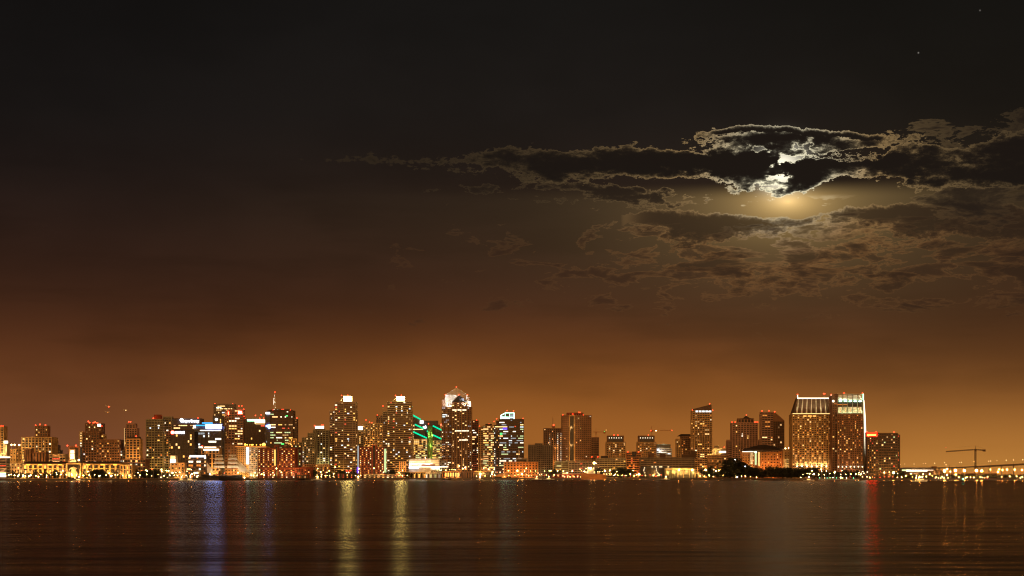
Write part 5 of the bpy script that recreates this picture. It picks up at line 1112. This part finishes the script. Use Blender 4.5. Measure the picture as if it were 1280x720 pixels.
# ---- square-rigged ship
def tall_ship():
    xa, xb = 247, 311; Y = shore(280) - 14; 
    o = empty('sailing_ship', 'dark hulled square rigged ship with lit cream sails moored at the quay', 'sailing ship', (WX(279, Y), Y, 0), 0)
    X = lambda px: WX(px, Y) - o.location.x
    Z = lambda py: WZ(py, Y)
    hull = MB(); n = 14; v = []; L0, L1 = X(252), X(303)
    for i in range(n + 1):
        t = i / n; x = L0 + (L1 - L0) * t; w = 4.6 * (1 - abs(2 * t - 1) ** 2.6) + .25; sh = Z(594.8) + 1.6 * (2 * t - 1) ** 2
        v += [(x, -w, sh), (x, -w * .75, 0.9), (x, 0, -1.5), (x, w * .75, .9), (x, w, sh)]
    hull.v = v
    for i in range(n):
        a = 5 * i; b_ = a + 5
        for k in range(4): hull.f.append((a + k, b_ + k, b_ + k + 1, a + k + 1))
        hull.f.append((a, a + 4, b_ + 4, b_))
    hull.f += [(0, 1, 2, 3, 4), tuple(5 * n + k for k in (4, 3, 2, 1, 0))]
    hull.build('hull', M['black'], o)
    MB().box(X(262), X(266), -2, 2, Z(595), Z(593)).build('deckhouse', M['white'], o); MB().box(X(276), X(284), -2, 2, Z(595), Z(593.3)).build('deckhouse', M['wood'], o)
    MB().bar((X(301), 0, Z(594.5)), (X(314), 0, Z(589.5)), .35, 6, .15).build('bowsprit', M['wood'], o)
    for mx_, top, sails in ((257, 574, 0), (274, 567, 1), (291, 566, 1)):
        m_ = MB().bar((X(mx_), 0, Z(595)), (X(mx_), 0, Z(top)), .42, 8, .14).build('mast', M['wood'], o)
        if not sails: continue
        ys = [(586.2, 7.6), (581.0, 7.0), (576.0, 6.2), (571.4, 5.2), (568, 4)]
        for j, (yy, hw) in enumerate(ys):
            w = hw / F * Y
            yard = MB().bar((X(mx_) - w, -.7, Z(yy)), (X(mx_) + w, -.7, Z(yy)), .16, 5).build('yard', M['wood'], o)
            if j:
                # sail hangs from this yard to the one below, bellied
                yl, hl = ys[j - 1]; wl = hl / F * Y; zt_, zb_ = Z(yy) - .2, Z(yl) + 1.0; vv = []; ff = []; nu, nv = 6, 4
                for side, dy in ((0, 0), (1, .1)):
                    for b2 in range(nv + 1):
                        for a2 in range(nu + 1):
                            s = a2 / nu * 2 - 1; t = b2 / nv; ww = w * .92 + (wl * .92 - w * .92) * t
                            vv.append((X(mx_) + s * ww, -.9 - 1.1 * math.sin(math.pi * t) * (1 - .5 * s * s) + dy, zt_ + (zb_ - zt_) * t + .6 * t * (1 - s * s)))
                k0 = (nu + 1) * (nv + 1)
                for b2 in range(nv):
                    for a2 in range(nu):
                        a = b2 * (nu + 1) + a2; ff.append((a, a + nu + 1, a + nu + 2, a + 1)); ff.append((k0 + a, k0 + a + 1, k0 + a + nu + 2, k0 + a + nu + 1))
                link('sail', mesh('sail', vv, ff, M['sail'], True), o)
    for pts in ([(293, 574), (310, 590.4), (299, 590)], [(292.5, 569.5), (313, 589.8), (307, 589.8)], [(258.5, 578), (268, 590), (259, 591)]):
        P = [(X(x), Z(y)) for x, y in pts]
        ar = sum(P[i][0] * P[(i + 1) % 3][1] - P[(i + 1) % 3][0] * P[i][1] for i in range(3))
        if ar < 0: P = P[::-1]
        q = MB().prism(P, -.05, .05).build('staysail' if pts[0][0] > 260 else 'spanker_sail', M['sail'], o)
    rg = MB()
    for a, b_ in (((257, 574), (274, 570)), ((274, 567), (291, 567)), ((291, 566), (314, 589.5)), ((257, 574), (250, 594)), ((291, 570), (302, 594))): rg.bar((X(a[0]), 0, Z(a[1])), (X(b_[0]), 0, Z(b_[1])), .06, 4)
    for mx_ in (274, 291):
        for s in (-1, 1):
            for q in (0, 1.5, 3): rg.bar((X(mx_), 0, Z(575)), (X(mx_ + s * (1 + q)), -3.6 * 1, Z(594.5)), .05, 4)
    rg.build('rigging', M['black'], o)
    for x, y, m_ in ((264, 589, 'lamp_white'), (275, 586.5, 'lamp_yellow'), (292.5, 587.5, 'lamp_yellow')):
        MB().bar((0, 0, 0), (0, 0, 2.2), .5, 6).build('mast_light', EM['window_warm'], o).location = (X(x), -1.2, Z(y + 1.6))
    for x, c, pw_ in ((268, (1, .9, .65), 1500), (281, (1, .9, .65), 1700), (287, (1, .95, .75), 1500), (296, (1, .95, .75), 1700), (305, (1, .8, .5), 700)): flood(o, x, 592, Y - 9, c, pw_ * 1.5, .4)
tall_ship()

# ---- patrol ship
def patrol_ship():
    Y = shore(742) - 12; o = empty('patrol_ship', 'orange brown hulled patrol ship with white deckhouse and blazing mast lamp', 'ship', (WX(742, Y), Y, 0), 0)
    X = lambda px: WX(px, Y) - o.location.x
    Z = lambda py: WZ(py, Y)
    v = []; n = 12; hb = MB()
    for i in range(n + 1):
        t = i / n; x = X(726.5) + (X(758) - X(726.5)) * t; w = 5 * (1 - abs(2 * t - 1) ** 3) + .3; sh = Z(592.2) + (1.2 if t < .2 else 0) - .6 * t
        v += [(x + (-1.5 if i == 0 else 0), -w, sh), (x, -w * .8, .3), (x, 0, -1.5), (x, w * .8, .3), (x, w, sh)]
    hb.v = v
    for i in range(n):
        a = 5 * i
        for k in range(4): hb.f.append((a + k, a + 5 + k, a + 6 + k, a + 1 + k))
        hb.f.append((a, a + 4, a + 9, a + 5))
    hb.f += [(0, 1, 2, 3, 4), tuple(5 * n + k for k in (4, 3, 2, 1, 0))]
    hb.build('hull', M['rust'], o)
    MB().box(X(731), X(744), -3.2, 3.2, Z(592.8), Z(589.2)).build('deckhouse', M['white'], o); MB().box(X(734), X(742), -2.6, 2.6, Z(589.3), Z(586.6)).build('bridge', M['white'], o)
    MB().box(X(746.5), X(750), -2, 2, Z(592.8), Z(589.5)).build('funnel', M['cream'], o)
    mast = MB().bar((X(743), 0, Z(590)), (X(743), 0, Z(577)), .35, 6, .12); mast.bar((X(740.5), 0, Z(582)), (X(745.5), 0, Z(582)), .12, 4); mast.build('mast', M['steel'], o)
    for x, y, r, c in ((742.6, 578.8, 1.75, 'yellow'), (745.6, 579.3, .8, 'white'), (732.4, 585.8, .8, 'white'), (735.5, 585, .9, 'white'), (738.2, 585.2, 1.5, 'yellow'), (741.5, 585.2, .8, 'white'), (730.3, 589.3, .9, 'white'), (734, 590, .7, 'white'), (742.5, 590, .6, 'white'), (747, 589.6, .6, 'white'), (749.5, 589.6, .6, 'white'), (752.5, 589.6, .6, 'white')):
        link('deck_lamp', ball(r * .86, EM['lamp_' + c], f'lamp_{c}_{r}'), o, (X(x), -3.6, Z(y)))
    for x in (732, 740, 750): flood(o, x, 598, Y - 12, (1, .5, .15), 900, .3)
patrol_ship()

# ---- small boats
def motor_boat(px, py, L, lab, lampc, cat='motor boat', lit=True):
    Y = CAMZ / (py - HOR) * F if py > HOR + 1 else shore(px) - 20
    Y = min(Y, shore(px) - 9)
    o = empty('motor_boat', lab, cat, (WX(px, Y), Y, 0), 0, 'small boats by the quay')
    v = []; n = 8; hb = MB()
    for i in range(n + 1):
        t = i / n; x = -L / 2 + L * t; w = L * .15 * (1 - t ** 3) + .05; sh = .9 + .5 * t
        v += [(x, -w, sh), (x, -w * .7, .1), (x, 0, -.4), (x, w * .7, .1), (x, w, sh)]
    hb.v = v
    for i in range(n):
        a = 5 * i
        for k in range(4): hb.f.append((a + k, a + 5 + k, a + 6 + k, a + 1 + k))
        hb.f.append((a, a + 4, a + 9, a + 5))
    hb.f += [(0, 1, 2, 3, 4), tuple(5 * n + k for k in (4, 3, 2, 1, 0))]
    hb.build('hull', M['white'] if lampc else M['black'], o)
    MB().box(-L * .2, L * .15, -L * .09, L * .09, .9, 2.3).build('cabin', M['white'], o); MB().box(-L * .24, L * .19, -L * .11, L * .11, 2.32, 2.5).build('cabin_roof', M['white'], o)
    if lampc:
        MB().box(-L * .17, L * .12, -L * .09 - .06, -L * .09, 1.3, 2.0).build('cabin_window', EM['window_warm'], o)
        MB().bar((0, 0, 2.5), (0, 0, 4.2), .06).build('mast', M['steel'], o); link('mast_lamp', ball(.6, EM['lamp_' + lampc], 'lamp_boat_' + lampc), o, (0, 0, 4.3))
for a in ((98.5, 601.2, 14, 'little white launch just off the county hall tower', 'orange'), (238, 600, 16, 'white launch with lit cabin below the white light bar office', 'white'), (227, 600.3, 11, 'small launch with a white lamp before the small plaster building', 'white'), (558.5, 600, 12, 'unlit dark launch off the orange lit arcade', None),
          (832.5, 599.6, 15, 'yellow lamp launch moored off the yellow lit shed corner', 'yellow'), (671, 599.3, 16, 'white launch below the unfinished concrete tower', 'white'), (686, 599.3, 18, 'white ferry boat west of the red roofed terminal', 'white'), (397, 600, 12, 'small launch lit orange below the olive ribbed tower', 'orange'), (448, 600, 10, 'small launch below the violet lit strip', 'orange'),
          (1149.5, 602, 14, 'launch with orange lamp off the convention hall', 'orange'), (1153, 601, 12, 'farther launch off the convention hall showing white lamp', 'white'), (600, 600, 9, 'small launch under the fierce orange wall lamp', 'orange'), (1011, 601, 12, 'small launch with white lamp off the mansard hotel slab', 'white')):
    motor_boat(a[0], a[1], a[2], a[3], a[4])
# marina masts before the hotels
for i, px in enumerate((1028, 1036, 1044, 1055, 1062, 1069)):
    Y = shore(px) - 14; o = empty('sailing_boat', f'{ORD[i]} moored sailing boat from the west below the twin hotel slabs', 'sailing boat', (WX(px, Y), Y, 0), 0, 'sailing boats in the marina')
    L = 11; v = []; hb = MB(); n = 8
    for k in range(n + 1):
        t = k / n; w = 1.6 * (1 - abs(2 * t - .9) ** 2.5 / 1.4); w = max(w, .1); v += [(-L / 2 + L * t, -w, 1.1), (-L / 2 + L * t, 0, -.4), (-L / 2 + L * t, w, 1.1)]
    hb.v = v
    for k in range(n): a = 3 * k; hb.f += [(a, a + 3, a + 4, a + 1), (a + 1, a + 4, a + 5, a + 2), (a, a + 2, a + 5, a + 3)]
    hb.build('hull', M['white'], o); MB().bar((0, 0, 1), (0, 0, 12 + i % 3), .1, 5).build('mast', M['steel'], o); MB().bar((0, 0, 2.4), (-4, 0, 2.4), .16, 5).build('boom', M['sail'], o)
# buoy
Yb = CAMZ / (604.6 - HOR) * F
o = empty('navigation_buoy', 'dark navigation buoy with a green lamp floating off the dock wall', 'buoy', (WX(1204, Yb), Yb, 0), 0)
b_ = MB().lathe(0, 0, [(.9, -.3), (1.25, 0), (1.25, .7), (.9, .9)], 16).build('float', M['black'], o)
tw = MB()
for k in range(4):
    a = k * math.pi / 2 + .4; tw.bar((.85 * math.cos(a), .85 * math.sin(a), .85), (.3 * math.cos(a), .3 * math.sin(a), 3.0), .07)
tw.box(-.5, .5, -.08, .08, 1.2, 2.6); tw.build('cage', M['black'], o)
link('lamp', ball(.45, EM['lamp_teal'], 'buoy_lamp'), o, (0, 0, 3.3))

# ---- cranes
def crane(px, pyb, pyt, jl, jr, pyj, Y, lab, m, lamps=(), r=.22, tilt=0.0, w=1.6, mast_top=None):
    o = empty('tower_crane', lab, 'crane', (WX(px, Y), Y, GZ), 0)
    X = lambda p: WX(p, Y) - WX(px, Y)
    Z = lambda p: WZ(p, Y) - GZ
    def lattice(a, b, wd, step):
        a = Vector(a); b = Vector(b); d = b - a; n = max(2, int(d.length / step)); mb = MB()
        ax = d.normalized(); u = Vector((0, 1, 0)); v = ax.cross(u).normalized(); cs = [u * wd / 2 + v * wd / 2, -u * wd / 2 + v * wd / 2, -u * wd / 2 - v * wd / 2, u * wd / 2 - v * wd / 2]
        for c in cs: mb.bar(a + c, b + c, r)
        for k in range(n):
            p, q = a + d * (k / n), a + d * ((k + 1) / n)
            for i in range(4): mb.bar(p + cs[i], q + cs[(i + 1) % 4], r * .6)
        return mb
    zj = Z(pyj); zt = Z(pyt)
    lattice((0, 0, 0), (0, 0, zj), w, 3).build('mast', m, o)
    lattice((0, 0, zj + .5), (X(jl), 0, zj + .5 - (Z(pyj) - Z(pyj - tilt)) * -1), w * .7, 3).build('jib', m, o)
    lattice((0, 0, zj + .5), (X(jr), 0, zj + .5 - tilt * .5), w * .7, 3).build('counter_jib', m, o)
    a = X(jr); s = 1 if a > 0 else -1
    MB().box(min(a, a - s * 4), max(a, a - s * 4), -1.2, 1.2, zj - 2.6, zj + .6).build('counterweight', m, o)
    MB().bar((0, 0, zj), (0, 0, zt), .5, 4, .25).build('apex', m, o)
    MB().box(-1, 1.2, -2.2, -.9, zj - 2.6, zj - .2).build('cab', m, o)
    t = MB(); t.bar((0, 0, zt), (X(jl) * .7, 0, zj + 1.2 + tilt), .08); t.bar((0, 0, zt), (a, 0, zj + 1.0), .08); t.build('tie_rod', m, o)
    for x, y, c, rr in lamps: link('lamp', ball(rr, EM[c], f'crane_{c}_{rr}'), o, (X(x), -1.5, Z(y)))
crane(1219.3, 597, 557.2, 1182.5, 1231.8, 562.3, 2800, 'big tower crane with a long jib over the lamp lit dock', M['dark_brown'], ((1182.2, 559.6, 'window_reddish', .7), (1217.3, 577, 'window_yellow', .9)), .42, 2.6, 1.9)
crane(814.5, 575, 532.5, 839.5, 813.2, 538.4, 3350, 'faint tower crane with a white lamp above the twin lamp row tower', M['rust'], ((813.5, 538.4, 'beacon_red', .9), (820, 538.4, 'lamp_white', .8), (839.8, 538, 'beacon_red', .8)), .2)
crane(745, 575, 535.3, 741, 757, 540.3, 3500, 'faint crane with coloured lamps at its jib end behind the residential tower', M['rust'], ((757.6, 537.6, 'window_yellow', .9), (755.6, 539.3, 'window_green', .8)), .2)
crane(691, 575, 521.5, 689.2, 693.5, 533.2, 3400, 'crane mast end on with one red lamp above the columned window tower', M['brown'], ((692, 531.3, 'beacon_red', 1.3),), .3)
for i, (px, y0, y1, dx) in enumerate(((1187.6, 581, 590, -.6), (1195.4, 582, 590, 0), (1228, 583, 590, 1), (1224.2, 583.5, 591, 1.2), (1234, 584.5, 592, 2), (1180, 585, 592, .5))):
    Y = 2680; o = empty('derrick', f'{ORD[i]} thin dockside derrick from the west among the dock lamps', 'crane', (WX(px, Y), Y, GZ), 0, 'derricks on the dock wall')
    h = WZ(y0, Y) - GZ; MB().bar((0, 0, 0), (dx * 1.2, 0, h), .5, 4, .25).build('boom', M['dark_brown'], o); MB().box(-1.6, 1.6, -1.4, 1.4, 0, 2.6).build('base', M['dark_brown'], o)
# small radar mast by the park
Y = 2850; o = empty('signal_mast', 'dark signal mast with crossed yards before the pink gabled tower', 'mast', (WX(926.5, Y), Y, GZ), 0)
h = WZ(550, Y) - GZ; MB().bar((0, 0, 0), (0, 0, h), .55, 6, .3).build('pole', M['black'], o)
for z in (h - 6, h - 12): MB().bar((-4.5, 0, z), (4.5, 0, z), .3).build('yard', M['black'], o)

# ---- bridge
def bridge():
    o = empty('bridge', 'long high road bridge curving away behind the dock with lamps along it', 'bridge', (WX(1205, 5200), 5200, GZ), 0)
    P = [(1128, 584.6, 6400), (1165, 584.6, 6000), (1195, 584.2, 5500), (1225, 582.6, 5200), (1255, 580.9, 5000), (1300, 578.4, 4800), (1360, 575, 4700)]
    W3 = [Vector((WX(x, y), y, WZ(z, y))) - o.location for x, z, y in P]
    mb = MB(); v = []; 
    for p in W3: v += [(p.x, p.y - 7, p.z - 2.6), (p.x, p.y - 7, p.z + .8), (p.x, p.y + 7, p.z + .8), (p.x, p.y + 7, p.z - 2.6)]
    mb.v = v
    for i in range(len(W3) - 1):
        a = 4 * i
        for k in range(4): mb.f.append((a + k, a + 4 + k, a + 4 + (k + 1) % 4, a + (k + 1) % 4))
    mb.f += [(0, 1, 2, 3), tuple(4 * (len(W3) - 1) + k for k in (3, 2, 1, 0))]
    mb.build('deck', M['beige'], o)
    g = MB()
    v = []
    for p in W3: v += [(p.x, p.y - 4, p.z - 4.2), (p.x, p.y - 4, p.z - 2.5), (p.x, p.y + 4, p.z - 2.5), (p.x, p.y + 4, p.z - 4.2)]
    g.v = v
    for i in range(3, len(W3) - 1):
        a = 4 * i
        for k in range(4): g.f.append((a + k, a + 4 + k, a + 4 + (k + 1) % 4, a + (k + 1) % 4))
    g.build('girder', M['beige'], o)
    for px in (1143, 1158, 1174, 1190, 1206, 1222, 1237.5, 1252, 1267, 1282):
        for (x0, z0, y0), (x1, z1, y1) in zip(P, P[1:]):
            if x0 <= px <= x1:
                t = (px - x0) / (x1 - x0); y = y0 + (y1 - y0) * t; z = WZ(z0 + (z1 - z0) * t, y) - GZ - 2.7
                q = Vector((WX(px, y), y, 0)) - o.location
                MB().box(q.x - 3, q.x - 1, q.y - 5, q.y - 3, 0, z).box(q.x + 1, q.x + 3, q.y + 3, q.y + 5, 0, z).box(q.x - 3.4, q.x + 3.4, q.y - 6, q.y + 6, z - 1.5, z - .05).build('pier', M['beige'], o)
    for px, py, r in ((1125, 580.5, 1.3), (1130.5, 580, 1.5), (1142, 580, 1.9), (1153.4, 579.5, 1.3), (1156.6, 579.4, 1.6), (1167.8, 579, 2.2), (1180.2, 578.4, 2.0), (1182, 581, 2.2), (1198.7, 578, 1.4), (1201, 577.9, 2.0), (1235.2, 576.5, 1.8), (1237.6, 576.3, 1.9), (1245.4, 575.8, 1.3), (1257, 575.3, 2.1), (1266, 575, 1.9), (1277.6, 574.7, 2.1)):
        for (x0, z0, y0), (x1, z1, y1) in zip(P, P[1:]):
            if x0 <= px <= x1 or (px < 1128 and x0 == 1128):
                t = (px - x0) / (x1 - x0); y = y0 + (y1 - y0) * t; zd = WZ(z0 + (z1 - z0) * t, y); break
        q = Vector((WX(px, y), y, WZ(py, y))) - o.location; zd -= o.location.z
        lp = MB().bar((q.x, q.y - 6.6, zd + .8), (q.x, q.y - 6.6, q.z), .28, 5, .18).build('lamp_post', M['steel'], o)
        link('globe', ball(r * .7, EM['window_warm'], f'bridge_lamp_{r}'), lp, (q.x, q.y - 6.6, q.z))
bridge()
# aircraft lights
for px, py, Y, c, lab in ((135.4, 507.8, 6000, 'beacon_red', 'tiny aircraft showing a red light above the ochre towers'), (134.2, 515, 6500, 'window_orange', 'tiny aircraft showing an orange light below the red one'), (156.8, 512.4, 7000, 'window_warm', 'tiny aircraft showing a pale light above the slender pink tower')):
    o = empty('aircraft', lab, 'aircraft', (WX(px, Y), Y, WZ(py, Y)), 0, 'aircraft in the distance')
    MB().bar((-9, 0, 0), (9, 0, .3), 1.1, 8, .9).build('fuselage', M['white'], o); MB().box(-2, 1.5, -9, 9, -.3, .1).build('wing', M['white'], o); MB().box(-9, -6.8, -.2, .2, 0, 4).build('tail_fin', M['white'], o)
    link('light', ball(2.0, EM[c], 'aircraft_' + c), o, (2, -2, -1.6))
